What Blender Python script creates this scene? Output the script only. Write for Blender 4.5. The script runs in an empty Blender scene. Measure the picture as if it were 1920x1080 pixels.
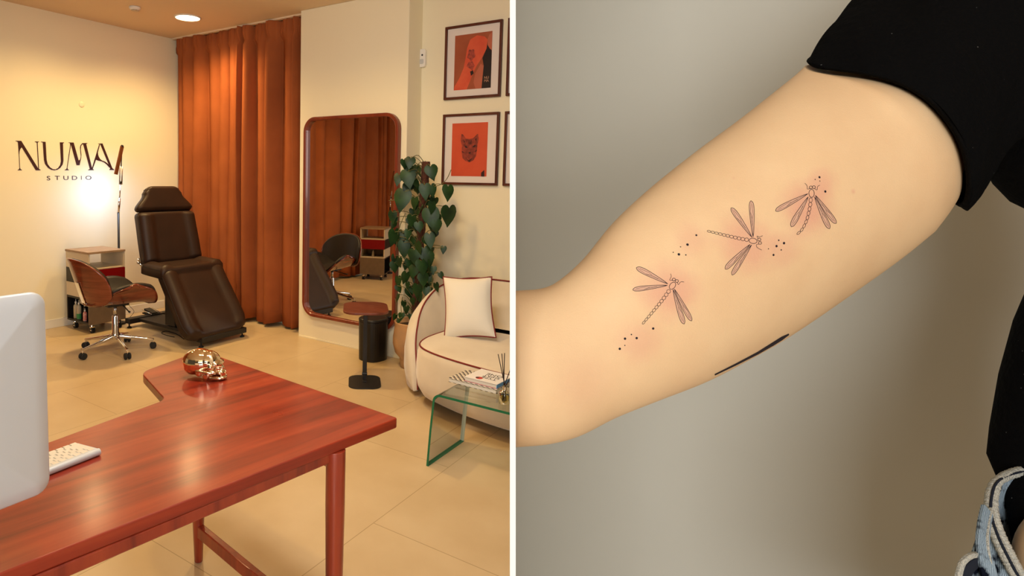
import bpy, bmesh, math, random
from mathutils import Vector, Matrix
from mathutils.bvhtree import BVHTree
from mathutils.geometry import tessellate_polygon
PI = math.pi
KW_, KD_, TE_, TL_ = 1.42, 1.0, 18, (1250, -350, .62)
sc = bpy.context.scene
COL = sc.collection
rnd = random.Random(7)

# ------------------------------------------------------------------ camera
F, PX, PY, CH = 1159.565, 700.0, 430.0, 1.5
YAW, PIT, ROL = 2.20149463, .0828160668, .0175213670
def _rot():
    cy, sy = math.cos(YAW), math.sin(YAW); cp, sp = math.cos(PIT), math.sin(PIT); cr, sr = math.cos(ROL), math.sin(ROL)
    Ry = Matrix(((cy, 0, sy), (0, 1, 0), (-sy, 0, cy))); Rp = Matrix(((1, 0, 0), (0, cp, -sp), (0, sp, cp)))
    Rr = Matrix(((cr, -sr, 0), (sr, cr, 0), (0, 0, 1)))
    return Rr @ Rp @ Ry
_M = _rot()
def _fix(v, pos): return v if pos else -v
_a = _M.col[0].copy(); _a = _fix(_a, _a.z > 0)
_b = _M.col[2].copy(); _b = _fix(_b, _b.z > 0)
_d = _M.col[1].copy(); _d = _fix(_d, _d.y > 0)
W = Matrix(((-_b.x, _a.x, -_d.x), (-_b.y, _a.y, -_d.y), (-_b.z, _a.z, -_d.z)))   # world -> camera (right, down, forward)
WT = W.transposed()
CP = Vector((0, 0, CH))
CR, CD, CF = Vector(W.row[0]), Vector(W.row[1]), Vector(W.row[2])
def ray(x, y): return WT @ Vector(((x - PX) / F, (y - PY) / F, 1.0))
def at(x, y, ax, v):
    r = ray(x, y); t = (v - CP[ax]) / r[ax]; return CP + r * t
def atz(x, y, z=0.0): return at(x, y, 2, z)
def atd(x, y, d): return CP + ray(x, y) * d
cam = bpy.data.objects.new('camera', bpy.data.cameras.new('camera')); COL.objects.link(cam)
R3 = Matrix((CR, -CD, -CF)).transposed()
cam.matrix_world = Matrix.Translation(CP) @ R3.to_4x4()
cam.data.sensor_width = 36.0; cam.data.lens = F / 1920 * 36.0
cam.data.shift_x = (960 - PX) / 1920; cam.data.shift_y = (PY - 540) / 1920
cam.data.clip_start = .02; cam.data.clip_end = 60
sc.camera = cam
sc.view_settings.view_transform = 'Standard'; sc.view_settings.look = 'None'
sc.view_settings.gamma = 1; sc.view_settings.exposure = 0.0; sc.view_settings.use_curve_mapping = False

# ------------------------------------------------------------------ materials
def S(r, g, b):
    f = lambda c: (c / 255 / 12.92) if c / 255 <= .04045 else ((c / 255 + .055) / 1.055) ** 2.4
    return (f(r), f(g), f(b), 1)
def mat(name, col, rough=.5, metal=0, spec=.5, var=None, vscale=8, bump=0, bscale=60, coat=0, coatr=.1, trans=0, ior=1.45, sss=0, emis=None, estr=1, stretch=(1, 1, 1), sheen=0, detail=4, alpha=1):
    m = bpy.data.materials.new(name); m.use_nodes = True; nt = m.node_tree; p = nt.nodes['Principled BSDF']
    p.inputs['Base Color'].default_value = col; p.inputs['Roughness'].default_value = rough; p.inputs['Metallic'].default_value = metal
    p.inputs['Specular IOR Level'].default_value = spec; p.inputs['Coat Weight'].default_value = coat; p.inputs['Coat Roughness'].default_value = coatr
    p.inputs['Transmission Weight'].default_value = trans; p.inputs['IOR'].default_value = ior; p.inputs['Sheen Weight'].default_value = sheen
    if alpha < 1: p.inputs['Alpha'].default_value = alpha
    if sss:
        p.inputs['Subsurface Weight'].default_value = sss; p.inputs['Subsurface Radius'].default_value = (.01, .004, .002); p.inputs['Subsurface Scale'].default_value = 1
    if emis: p.inputs['Emission Color'].default_value = emis; p.inputs['Emission Strength'].default_value = estr
    tc = nt.nodes.new('ShaderNodeTexCoord'); mp = nt.nodes.new('ShaderNodeMapping'); mp.inputs['Scale'].default_value = stretch
    nt.links.new(tc.outputs['Object'], mp.inputs['Vector'])
    if var:
        n = nt.nodes.new('ShaderNodeTexNoise'); n.inputs['Scale'].default_value = vscale; n.inputs['Detail'].default_value = detail
        cr = nt.nodes.new('ShaderNodeValToRGB'); cr.color_ramp.elements[0].position = .3; cr.color_ramp.elements[1].position = .7
        cr.color_ramp.elements[0].color = col; cr.color_ramp.elements[1].color = var
        nt.links.new(mp.outputs['Vector'], n.inputs['Vector']); nt.links.new(n.outputs['Fac'], cr.inputs['Fac']); nt.links.new(cr.outputs['Color'], p.inputs['Base Color'])
    if bump:
        n2 = nt.nodes.new('ShaderNodeTexNoise'); n2.inputs['Scale'].default_value = bscale; n2.inputs['Detail'].default_value = 3
        b = nt.nodes.new('ShaderNodeBump'); b.inputs['Strength'].default_value = bump; b.inputs['Distance'].default_value = .01
        nt.links.new(mp.outputs['Vector'], n2.inputs['Vector']); nt.links.new(n2.outputs['Fac'], b.inputs['Height']); nt.links.new(b.outputs['Normal'], p.inputs['Normal'])
    return m
def nd(m, t, **kw):
    n = m.node_tree.nodes.new(t)
    for k, v in kw.items(): setattr(n, k, v)
    return n
def lk(m, a, b): m.node_tree.links.new(a, b)
def bsdf(m): return m.node_tree.nodes['Principled BSDF']

M = {}
M['wall'] = mat('warm_wall_paint', S(240, 229, 198), .85, spec=.25, bump=.03, bscale=180)
M['ceil'] = mat('ceiling_paint', S(228, 206, 176), .9, spec=.2)
M['white_trim'] = mat('white_trim_paint', S(240, 236, 226), .5)
M['divider'] = mat('white_divider_paint', S(250, 250, 250), .6, emis=None)
M['backdrop'] = mat('grey_backdrop_paint', S(214, 212, 202), .9, spec=.1, var=S(208, 206, 196), vscale=1.2)
M['ink'] = mat('letter_vinyl', S(58, 22, 18), .5)
M['chrome'] = mat('chrome', (.85, .83, .8, 1), .08, 1)
M['steel'] = mat('brushed_steel', (.6, .58, .55, 1), .3, 1)
M['black_metal'] = mat('black_powder_metal', (.012, .011, .011, 1), .45)
M['black_plastic'] = mat('black_plastic', (.01, .01, .01, 1), .35)
M['rubber'] = mat('black_rubber', (.012, .012, .012, 1), .7)
M['gold'] = mat('polished_gold', (.95, .80, .56, 1), .05, 1)
M['leather'] = mat('dark_brown_vinyl', S(54, 34, 23), .45, spec=.35, bump=.05, bscale=300, var=S(44, 28, 19), vscale=5)
M['curtain'] = mat('rust_curtain_cloth', S(164, 92, 52), .9, spec=.05, var=S(144, 79, 45), vscale=2.5, bump=.06, bscale=500)
M['mirror'] = mat('mirror_glass', (.72, .70, .68, 1), .0, 1)
M['red'] = mat('dark_red_lacquer', S(125, 6, 12), .35)
M['taupe'] = mat('taupe_laminate', S(118, 98, 78), .5, var=S(108, 90, 72), vscale=20)
M['cab_light'] = mat('light_beige_laminate', S(205, 188, 160), .5)
M['black_lam'] = mat('black_laminate', S(22, 19, 18), .4)
M['oak'] = mat('greyish_oak', S(170, 140, 108), .5, var=S(140, 112, 84), vscale=10, stretch=(6, 1, 6))
M['sofa'] = mat('cream_velour', S(226, 212, 188), .85, spec=.15, sheen=.5, var=S(214, 198, 172), vscale=4, bump=.05, bscale=200)
M['pillow'] = mat('off_white_boucle', S(232, 226, 212), .9, spec=.1, bump=.12, bscale=260)
M['piping'] = mat('burgundy_piping', S(120, 26, 24), .6)
M['terracotta'] = mat('glazed_ceramic', S(200, 150, 100), .35, var=S(165, 130, 95), vscale=7, coat=.4)
M['soil'] = mat('dark_soil', S(45, 30, 22), .95, bump=.6, bscale=80, var=S(70, 50, 35), vscale=60)
M['moss'] = mat('coir_moss_pole', S(92, 50, 34), .95, bump=.8, bscale=140, var=S(60, 34, 24), vscale=40)
M['leaf'] = mat('heart_leaf_green', S(38, 68, 26), .42, spec=.35, var=S(20, 42, 19), vscale=11)
M['stemm'] = mat('green_brown_stem', S(96, 92, 50), .6)
M['glass_edge'] = mat('green_glass_edge', S(20, 110, 72), .15)
M['alu'] = mat('bead_blasted_aluminium', S(216, 226, 238), .45, .15)
M['key'] = mat('white_keycap', S(236, 230, 216), .5)
M['paper'] = mat('book_pages', S(226, 220, 206), .8)
M['white_cover'] = mat('white_book_cover', S(236, 230, 224), .4)
M['print_black'] = mat('printing_ink', S(30, 20, 20), .5)
M['print_red'] = mat('red_printing_ink', S(190, 40, 30), .5)
M['walnut_frame'] = mat('walnut_frame', S(96, 44, 24), .45, var=S(74, 32, 18), vscale=14, stretch=(1, 1, .2))
M['mirror_frame'] = mat('red_brown_mirror_frame', S(136, 58, 32), .35, var=S(108, 42, 24), vscale=12, stretch=(1, 1, .15), coat=.3)
M['matboard'] = mat('white_mat_board', S(226, 214, 204), .7)
M['reed'] = mat('dark_reed', S(40, 24, 20), .8)
M['white_plastic'] = mat('white_plastic', S(236, 230, 220), .4)
M['lit'] = mat('lit_diffuser', S(255, 244, 220), .5, emis=(1, .82, .55, 1), estr=14)
M['led'] = mat('led_strip', S(255, 255, 255), .5, emis=(.9, .95, 1, 1), estr=1.5)
M['shirt'] = mat('black_cotton', (.0035, .0034, .0036, 1), .95, spec=.05, sheen=0, bump=.25, bscale=120)
# pale lint specks on the black cotton
_m = M['shirt']; _t = _m.node_tree.nodes.new('ShaderNodeTexCoord'); _v = _m.node_tree.nodes.new('ShaderNodeTexVoronoi'); _v.inputs['Scale'].default_value = 95
_lt = _m.node_tree.nodes.new('ShaderNodeMath'); _lt.operation = 'LESS_THAN'; _lt.inputs[1].default_value = .055
_sp = _m.node_tree.nodes.new('ShaderNodeSeparateColor'); _gt = _m.node_tree.nodes.new('ShaderNodeMath'); _gt.operation = 'GREATER_THAN'; _gt.inputs[1].default_value = .55
_mu = _m.node_tree.nodes.new('ShaderNodeMath'); _mu.operation = 'MULTIPLY'; _mx = _m.node_tree.nodes.new('ShaderNodeMix'); _mx.data_type = 'RGBA'
_mx.inputs[6].default_value = (.0035, .0034, .0036, 1); _mx.inputs[7].default_value = (.12, .12, .12, 1)
for _p, _q in ((_t.outputs['Object'], _v.inputs['Vector']), (_v.outputs['Distance'], _lt.inputs[0]), (_v.outputs['Color'], _sp.inputs[0]), (_sp.outputs[0], _gt.inputs[0]), (_lt.outputs[0], _mu.inputs[0]), (_gt.outputs[0], _mu.inputs[1]), (_mu.outputs[0], _mx.inputs[0]), (_mx.outputs[2], _m.node_tree.nodes['Principled BSDF'].inputs['Base Color'])):
    _m.node_tree.links.new(_p, _q)
# ---- wood with grain along local Y
def wood(name, cols, scale=(14, .9, 14), rough=.25, coat=.6, coatr=.12, bump=.02):
    m = mat(name, cols[0], rough, coat=coat, coatr=coatr)
    tc = nd(m, 'ShaderNodeTexCoord'); mp = nd(m, 'ShaderNodeMapping'); mp.inputs['Scale'].default_value = scale
    n = nd(m, 'ShaderNodeTexNoise'); n.inputs['Scale'].default_value = 1.0; n.inputs['Detail'].default_value = 8; n.inputs['Roughness'].default_value = .6; n.inputs['Distortion'].default_value = .5
    cr = nd(m, 'ShaderNodeValToRGB'); e = cr.color_ramp.elements; e[0].position = .28; e[1].position = .72; e[0].color = cols[0]; e[1].color = cols[-1]
    for i, c in enumerate(cols[1:-1]):
        x = e.new(.28 + .44 * (i + 1) / (len(cols) - 1)); x.color = c
    lk(m, tc.outputs['Object'], mp.inputs['Vector']); lk(m, mp.outputs['Vector'], n.inputs['Vector']); lk(m, n.outputs['Fac'], cr.inputs['Fac']); lk(m, cr.outputs['Color'], bsdf(m).inputs['Base Color'])
    n2 = nd(m, 'ShaderNodeTexNoise'); n2.inputs['Scale'].default_value = 6; n2.inputs['Detail'].default_value = 5
    mr = nd(m, 'ShaderNodeMapRange'); mr.inputs['To Min'].default_value = rough * .7; mr.inputs['To Max'].default_value = rough * 1.5
    lk(m, tc.outputs['Object'], n2.inputs['Vector']); lk(m, n2.outputs['Fac'], mr.inputs['Value']); lk(m, mr.outputs['Result'], bsdf(m).inputs['Roughness'])
    b = nd(m, 'ShaderNodeBump'); b.inputs['Strength'].default_value = bump; b.inputs['Distance'].default_value = .01
    lk(m, n.outputs['Fac'], b.inputs['Height']); lk(m, b.outputs['Normal'], bsdf(m).inputs['Normal'])
    return m
M['desk'] = wood('varnished_cherry_wood', [S(84, 20, 12), S(128, 36, 20), S(156, 52, 28), S(172, 70, 38)], rough=.3, coat=.35, coatr=.18)
M['desk_leg'] = wood('varnished_cherry_leg', [S(112, 30, 18), S(150, 52, 28), S(168, 66, 36)], scale=(20, 20, 2), rough=.3)
M['walnut_ply'] = wood('walnut_plywood', [S(80, 30, 16), S(112, 48, 26), S(134, 62, 36)], scale=(3, 3, 30), rough=.22, coat=.5)
M['table_wood'] = wood('dark_walnut_top', [S(74, 28, 18), S(104, 46, 30), S(120, 58, 38)], scale=(2, 22, 6), rough=.35, coat=.2)
# ---- floor tiles
def floor_mat():
    m = mat('cream_stone_tile', S(206, 176, 132), .32, spec=.4)
    tc = nd(m, 'ShaderNodeTexCoord'); mp = nd(m, 'ShaderNodeMapping'); mp.inputs['Location'].default_value = FLOOR_OFF
    br = nd(m, 'ShaderNodeTexBrick'); br.offset = .5; br.inputs['Scale'].default_value = 1; br.inputs['Mortar Size'].default_value = .0022; br.inputs['Mortar Smooth'].default_value = .3
    br.inputs['Brick Width'].default_value = TILE_L; br.inputs['Row Height'].default_value = TILE_W
    br.inputs['Color1'].default_value = S(214, 190, 150); br.inputs['Color2'].default_value = S(208, 184, 145); br.inputs['Mortar'].default_value = S(176, 150, 112)
    mp.inputs['Rotation'].default_value = (0, 0, PI / 2)
    n = nd(m, 'ShaderNodeTexNoise'); n.inputs['Scale'].default_value = 3; n.inputs['Detail'].default_value = 7
    mx = nd(m, 'ShaderNodeMix', data_type='RGBA', blend_type='MULTIPLY'); mx.inputs[0].default_value = .5
    cr = nd(m, 'ShaderNodeValToRGB'); cr.color_ramp.elements[0].position = .3; cr.color_ramp.elements[1].position = .7; cr.color_ramp.elements[0].color = S(225, 215, 200); cr.color_ramp.elements[1].color = S(255, 255, 255)
    lk(m, tc.outputs['Object'], mp.inputs['Vector']); lk(m, mp.outputs['Vector'], br.inputs['Vector']); lk(m, tc.outputs['Object'], n.inputs['Vector'])
    lk(m, n.outputs['Fac'], cr.inputs['Fac']); lk(m, br.outputs['Color'], mx.inputs[6]); lk(m, cr.outputs['Color'], mx.inputs[7]); lk(m, mx.outputs[2], bsdf(m).inputs['Base Color'])
    return m
TILE_L, TILE_W, FLOOR_OFF = 1.326, .663, (2.1 + .6628, 1.505, 0)
M['floor'] = floor_mat()
# ---- clear glass that light passes through
def clear(name, col, ior=1.45, a=.10):
    m = bpy.data.materials.new(name); m.use_nodes = True; nt = m.node_tree; nt.nodes.remove(nt.nodes['Principled BSDF'])
    o = nt.nodes['Material Output']; t = nt.nodes.new('ShaderNodeBsdfTransparent'); t.inputs['Color'].default_value = col
    g = nt.nodes.new('ShaderNodeBsdfGlossy'); g.inputs['Roughness'].default_value = .02
    fr = nt.nodes.new('ShaderNodeFresnel'); fr.inputs['IOR'].default_value = ior; mx = nt.nodes.new('ShaderNodeMixShader')
    nt.links.new(fr.outputs['Fac'], mx.inputs['Fac']); nt.links.new(t.outputs[0], mx.inputs[1]); nt.links.new(g.outputs[0], mx.inputs[2]); nt.links.new(mx.outputs[0], o.inputs['Surface'])
    return m
M['glass'] = clear('pale_green_glass', (.88, .97, .92, 1))
M['bottle_glass'] = clear('clear_bottle_glass', (.93, .93, .86, 1), 1.5)
M['amber'] = clear('pale_yellow_liquid', (.93, .86, .55, 1), 1.2)
M['frosty'] = mat('translucent_bottle', S(205, 190, 160), .4, trans=.3)
M['green_liq'] = mat('green_liquid', S(60, 140, 80), .4)
# ---- denim
def denim():
    m = mat('acid_washed_denim', S(120, 145, 165), .9, spec=.1)
    tc = nd(m, 'ShaderNodeTexCoord')
    n = nd(m, 'ShaderNodeTexNoise'); n.inputs['Scale'].default_value = 60; n.inputs['Detail'].default_value = 6
    w = nd(m, 'ShaderNodeTexWave'); w.inputs['Scale'].default_value = 260; w.inputs['Distortion'].default_value = 3; w.inputs['Detail'].default_value = 2
    cr = nd(m, 'ShaderNodeValToRGB'); e = cr.color_ramp.elements; e[0].position = .40; e[0].color = S(18, 24, 40); e[1].position = .50; e[1].color = S(176, 196, 212)
    c2 = nd(m, 'ShaderNodeValToRGB'); c2.color_ramp.elements[0].color = S(110, 120, 132); c2.color_ramp.elements[1].color = S(255, 255, 255)
    mx = nd(m, 'ShaderNodeMix', data_type='RGBA', blend_type='MULTIPLY'); mx.inputs[0].default_value = .9
    lk(m, tc.outputs['Object'], n.inputs['Vector']); lk(m, tc.outputs['Object'], w.inputs['Vector']); lk(m, n.outputs['Fac'], cr.inputs['Fac']); lk(m, w.outputs['Fac'], c2.inputs['Fac'])
    lk(m, cr.outputs['Color'], mx.inputs[6]); lk(m, c2.outputs['Color'], mx.inputs[7]); lk(m, mx.outputs[2], bsdf(m).inputs['Base Color'])
    return m
M['denim'] = denim()
M['fray'] = mat('frayed_pale_cotton', S(222, 218, 204), .95, spec=.05, var=S(170, 172, 168), vscale=500, bump=.5, bscale=900)
M['stitch'] = mat('dark_indigo_seam', S(24, 30, 44), .9)

# ------------------------------------------------------------------ mesh builder
class MB:
    def __init__(s): s.v = []; s.f = []; s.m = []; s.mi = 0
    def add(s, vs, fs):
        o = len(s.v); s.v += [Vector(v) for v in vs]; s.f += [tuple(i + o for i in f) for f in fs]; s.m += [s.mi] * len(fs); return s
    def box(s, x0, x1, y0, y1, z0, z1):
        v = [(x, y, z) for x in (x0, x1) for y in (y0, y1) for z in (z0, z1)]
        return s.add(v, [(0, 1, 3, 2), (4, 6, 7, 5), (0, 4, 5, 1), (2, 3, 7, 6), (0, 2, 6, 4), (1, 5, 7, 3)])
    def loft(s, rings, closed=True, cap=True):
        n = len(rings[0]); vs = [p for r in rings for p in r]; fs = []
        for i in range(len(rings) - 1):
            for j in range(n if closed else n - 1):
                a = i * n + j; b = i * n + (j + 1) % n; fs.append((a, b, b + n, a + n))
        if cap and closed: fs.append(tuple(range(n))[::-1]); fs.append(tuple((len(rings) - 1) * n + j for j in range(n)))
        return s.add(vs, fs)
    def tube(s, path, r, n=10, cap=True):
        path = [Vector(p) for p in path]; rs = r if isinstance(r, (list, tuple)) else [r] * len(path); rings = []; up = None
        for i, p in enumerate(path):
            t = (path[min(i + 1, len(path) - 1)] - path[max(i - 1, 0)])
            t = t.normalized() if t.length > 1e-9 else Vector((0, 0, 1))
            if up is None:
                up = Vector((0, 0, 1)) if abs(t.z) < .9 else Vector((1, 0, 0))
            x = t.cross(up).normalized(); y = x.cross(t).normalized(); up = y
            rings.append([p + (x * math.cos(2 * PI * k / n) + y * math.sin(2 * PI * k / n)) * rs[i] for k in range(n)])
        return s.loft(rings, True, cap)
    def lathe(s, prof, c=(0, 0, 0), n=32, cap=True):
        c = Vector(c); return s.loft([[c + Vector((r * math.cos(2 * PI * k / n), r * math.sin(2 * PI * k / n), z)) for k in range(n)] for r, z in prof], True, cap)
    def prism(s, poly, z0, z1):
        n = len(poly); return s.loft([[(x, y, z0) for x, y in poly], [(x, y, z1) for x, y in poly]])
    def ellipsoid(s, c, r, nu=24, nv=14, rot=None):
        c = Vector(c); rings = []
        for i in range(1, nv):
            a = -PI / 2 + PI * i / nv
            ring = []
            for k in range(nu):
                p = Vector((r[0] * math.cos(a) * math.cos(2 * PI * k / nu), r[1] * math.cos(a) * math.sin(2 * PI * k / nu), r[2] * math.sin(a)))
                ring.append(c + (rot @ p if rot else p))
            rings.append(ring)
        return s.loft(rings)
    def xf(s, mtx, start=0):
        for i in range(start, len(s.v)): s.v[i] = mtx @ s.v[i]
        return s
    def build(s, name, mats, parent=None, smooth=False, bevel=0, bseg=2, subsurf=0, world=True, solid=0, auto=None):
        me = bpy.data.meshes.new(name); off = parent_origin(parent) if (parent and world) else None
        vs = [(off @ v if off else v) for v in s.v]
        me.from_pydata([tuple(v) for v in vs], [], s.f)
        if not isinstance(mats, (list, tuple)): mats = [mats]
        for m in mats: me.materials.append(m)
        for p, mi in zip(me.polygons, s.m): p.material_index = mi; p.use_smooth = smooth
        bm = bmesh.new(); bm.from_mesh(me); bmesh.ops.recalc_face_normals(bm, faces=bm.faces); bm.to_mesh(me); bm.free()
        me.update()
        o = bpy.data.objects.new(name, me); COL.objects.link(o)
        if parent: o.parent = parent
        if solid: x = o.modifiers.new('thickness', 'SOLIDIFY'); x.thickness = solid; x.offset = 0
        if bevel:
            x = o.modifiers.new('bevel', 'BEVEL'); x.width = bevel; x.segments = bseg; x.limit_method = 'ANGLE'; x.angle_limit = math.radians(auto or 40); x.harden_normals = False
        if subsurf: x = o.modifiers.new('subsurf', 'SUBSURF'); x.levels = subsurf; x.render_levels = subsurf
        return o
ORIG = {}
def chain(o):
    m = Matrix.Identity(4)
    while o: m = o.matrix_basis @ m; o = o.parent
    return m
def parent_origin(p): return chain(p).inverted()
def setl(o, label=None, cat=None, group=None, kind=None):
    if label: o['label'] = label
    if cat: o['category'] = cat
    if group: o['group'] = group
    if kind: o['kind'] = kind
    return o
def thing(name, label, cat, loc=(0, 0, 0), rz=0, group=None):
    o = bpy.data.objects.new(name, None); COL.objects.link(o); o.location = loc; o.rotation_euler = (0, 0, rz); o.empty_display_size = .1
    return setl(o, label, cat, group)
def struct(o): o['kind'] = 'structure'; return o
def copy_tree(o, parent=None):
    c = o.copy(); COL.objects.link(c); c.parent = parent
    for ch in [x for x in bpy.data.objects if x.parent == o]: copy_tree(ch, c)
    return c
def catmull(P, n):
    P = [Vector(p) for p in P]; out = []
    for i in range(len(P) - 1):
        p0 = P[max(i - 1, 0)]; p1 = P[i]; p2 = P[i + 1]; p3 = P[min(i + 2, len(P) - 1)]
        for k in range(n):
            t = k / n
            out.append(.5 * ((2 * p1) + (p2 - p0) * t + (2 * p0 - 5 * p1 + 4 * p2 - p3) * t * t + (3 * p1 - p0 - 3 * p2 + p3) * t ** 3))
    out.append(P[-1]); return out
def rrect(w, h, r, n=6):
    out = []
    for cx, cy, a0 in ((w / 2 - r, h / 2 - r, 0), (-w / 2 + r, h / 2 - r, PI / 2), (-w / 2 + r, -h / 2 + r, PI), (w / 2 - r, -h / 2 + r, 1.5 * PI)):
        for k in range(n + 1): a = a0 + PI / 2 * k / n; out.append((cx + r * math.cos(a), cy + r * math.sin(a)))
    return out
def text_mesh(txt, size=1.0, extrude=0.0):
    cu = bpy.data.curves.new('t', 'FONT'); cu.body = txt; cu.size = size; cu.extrude = extrude; cu.align_x = 'CENTER'; cu.resolution_u = 4
    o = bpy.data.objects.new('t', cu); COL.objects.link(o)
    bpy.context.view_layer.update()
    me = bpy.data.meshes.new_from_object(o.evaluated_get(bpy.context.evaluated_depsgraph_get()))
    v = [Vector(x.co) for x in me.vertices]; f = [tuple(p.vertices) for p in me.polygons]
    bpy.data.objects.remove(o); bpy.data.curves.remove(cu); bpy.data.meshes.remove(me)
    return v, f

# ------------------------------------------------------------------ the room
XA, YB, YP, XC, ZC = -5.965, 4.234, 4.438, -2.774, 3.0
XCUR = -3.948                                  # right end of the curtained window recess
o = MB().box(XA - .2, 3.4, -4.5, 4.7, -.1, 0).build('floor', M['floor']); struct(o)
o = MB().box(XA - .2, 3.4, -4.5, 4.7, ZC, ZC + .12).build('ceiling', M['ceil']); struct(o)
struct(MB().box(XA - .2, XA, -4.5, 4.7, 0, ZC).build('wall_left', M['wall']))
struct(MB().box(XCUR, XC, YB, 4.7, 0, ZC).build('wall_mirror_side', M['wall'], bevel=.006))
struct(MB().box(XA, XCUR, 4.5, 4.7, 0, ZC).build('wall_behind_curtain', M['wall']))
struct(MB().box(XC, 3.4, YP, 4.7, 0, ZC).build('wall_picture_side', M['wall']))
struct(MB().box(XA, XA + .014, 1.8, 4.18, 0, .085).build('baseboard_left', M['white_trim'], bevel=.003))
struct(MB().box(XCUR + .01, XC - .0, YB - .008, YB, 0, .012).build('baseboard_mirror_side', M['wall']))

# ------------------------------------------------------------------ curtains
def curtain(name, label, x0, x1, ym, axis, nf, seed, zt=2.985, zb=.035, amp=.092, flip=1):
    r = random.Random(seed); kn = [0]
    while kn[-1] < 1: kn.append(kn[-1] + (.35 + r.random() * 1.5) / (nf * 1.7))
    kn = [k / kn[-1] for k in kn]; am = [.30 + .70 * r.random() for i in kn]; sk = [.75 + .6 * r.random() for _ in kn]
    dr = [(r.random() - .5) * .030 for _ in kn]; ex = [.5 + .5 * r.random() for _ in kn]; merge = [r.random() < .35 for _ in kn]
    def fold(u, v):
        kk = [kn[i] + dr[i] * (1 - v) * (0 < i < len(kn) - 1) for i in range(len(kn))]
        for i in range(len(kk) - 1):
            if u <= kk[i + 1] or i == len(kk) - 2:
                t = min(max((u - kk[i]) / max(1e-6, kk[i + 1] - kk[i]), 0), 1) ** sk[i]
                a0 = (.45 if merge[i] else 0) * (1 - .8 * v); a1 = (.45 if merge[i + 1] else 0) * (1 - .8 * v)
                base = a0 * (1 - t) + a1 * t
                return -1 + 2 * (base + (1 - base) * am[i] * math.sin(PI * t) ** ex[i])
    NU, NV = 640, 34; rings = []
    for j in range(NV + 1):
        v = j / NV; v = 1 - (1 - v) ** 1.6; z = zb + (zt - zb) * v
        hd = max(0, min(1, (z - (zt - .15)) / .04)); pin = math.exp(-((z - (zt - .13)) / .03) ** 2); k = 1 - .15 * v - .45 * pin - .25 * hd
        row = []
        for i in range(NU + 1):
            u = i / NU; d = fold(u, v) * amp * k
            d += hd * .020 * (abs(math.sin(u * nf * 3.1 * PI + 1.3)) ** .6 - .4) * (1 - .5 * pin)
            d += .008 * math.sin(u * 31 + v * 5.1) * (1 - hd)
            zz = z - (.010 * math.sin(u * 37) if j == 0 else 0)
            p = x0 + (x1 - x0) * u
            row.append((p, ym - flip * d, zz) if axis == 'x' else (ym + flip * d, p, zz))
        rings.append(row)
    b = MB().loft(rings, closed=False, cap=False)
    t = thing(name, label, 'curtain', ((x0 + x1) / 2, ym, 0) if axis == 'x' else (ym, (x0 + x1) / 2, 0))
    b.build('cloth', M['curtain'], t, smooth=True, solid=.004)
    # hem seam and rail
    h = MB()
    rw = rings[2]
    rl = MB()
    if axis == 'x': rl.box(x0, x1, ym - .02, ym + .02, zt, ZC)
    else: rl.box(ym - .02, ym + .02, x0, x1, zt, ZC)
    rl.build('rail', M['ceil'], t)
    return t
curtain('curtain', 'full height rust brown pleated curtain hanging behind the black treatment chair', XA + .02, XCUR - .002, 4.325, 'x', 10, 5)
curtain('curtain', 'rust brown curtain on the left wall, seen only in the tall mirror', -1.6, 2.35, XA + .085, 'y', 14, 11, flip=1, amp=.058)

# ------------------------------------------------------------------ ceiling fixtures
def downlight(px, py, label, e=1):
    c = atz(px, py, ZC); t = thing('ceiling_light', label, 'light', c, group='round recessed ceiling lights')
    MB().lathe([(.112, -.001), (.125, -.001), (.125, -.008), (.112, -.012)], c, 40, cap=False).build('trim_ring', M['white_plastic'], t, smooth=True)
    MB().lathe([(.0001, -.006), (.112, -.006), (.112, -.001), (.0001, -.001)], c, 40).build('diffuser', M['lit'], t)
    return c
c1 = downlight(352, 32, 'round lit ceiling light directly before the rust curtain')
c2 = downlight(158, -16, 'round lit ceiling light just at the top edge, over the wall lettering')
c = atz(253, 13, ZC); t = thing('smoke_detector', 'small white round smoke detector on the ceiling left of the lit lamp', 'smoke detector', c)
MB().lathe([(.048, 0), (.052, -.008), (.050, -.018), (.036, -.030), (.0001, -.031)], c, 32).build('housing', M['white_plastic'], t, smooth=True)
MB().lathe([(.036, -.0305), (.030, -.036), (.0001, -.037)], c, 24).build('sensor_cap', M['cab_light'], t, smooth=True)
for k in range(5):
    a = k * .35 - .7; MB().box(c.x + .032 * math.cos(a - .9) - .003, c.x + .032 * math.cos(a - .9) + .003, c.y + .032 * math.sin(a - .9) - .003, c.y + .032 * math.sin(a - .9) + .003, c.z - .034, c.z - .028).build('vent', M['black_plastic'], t)

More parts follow.
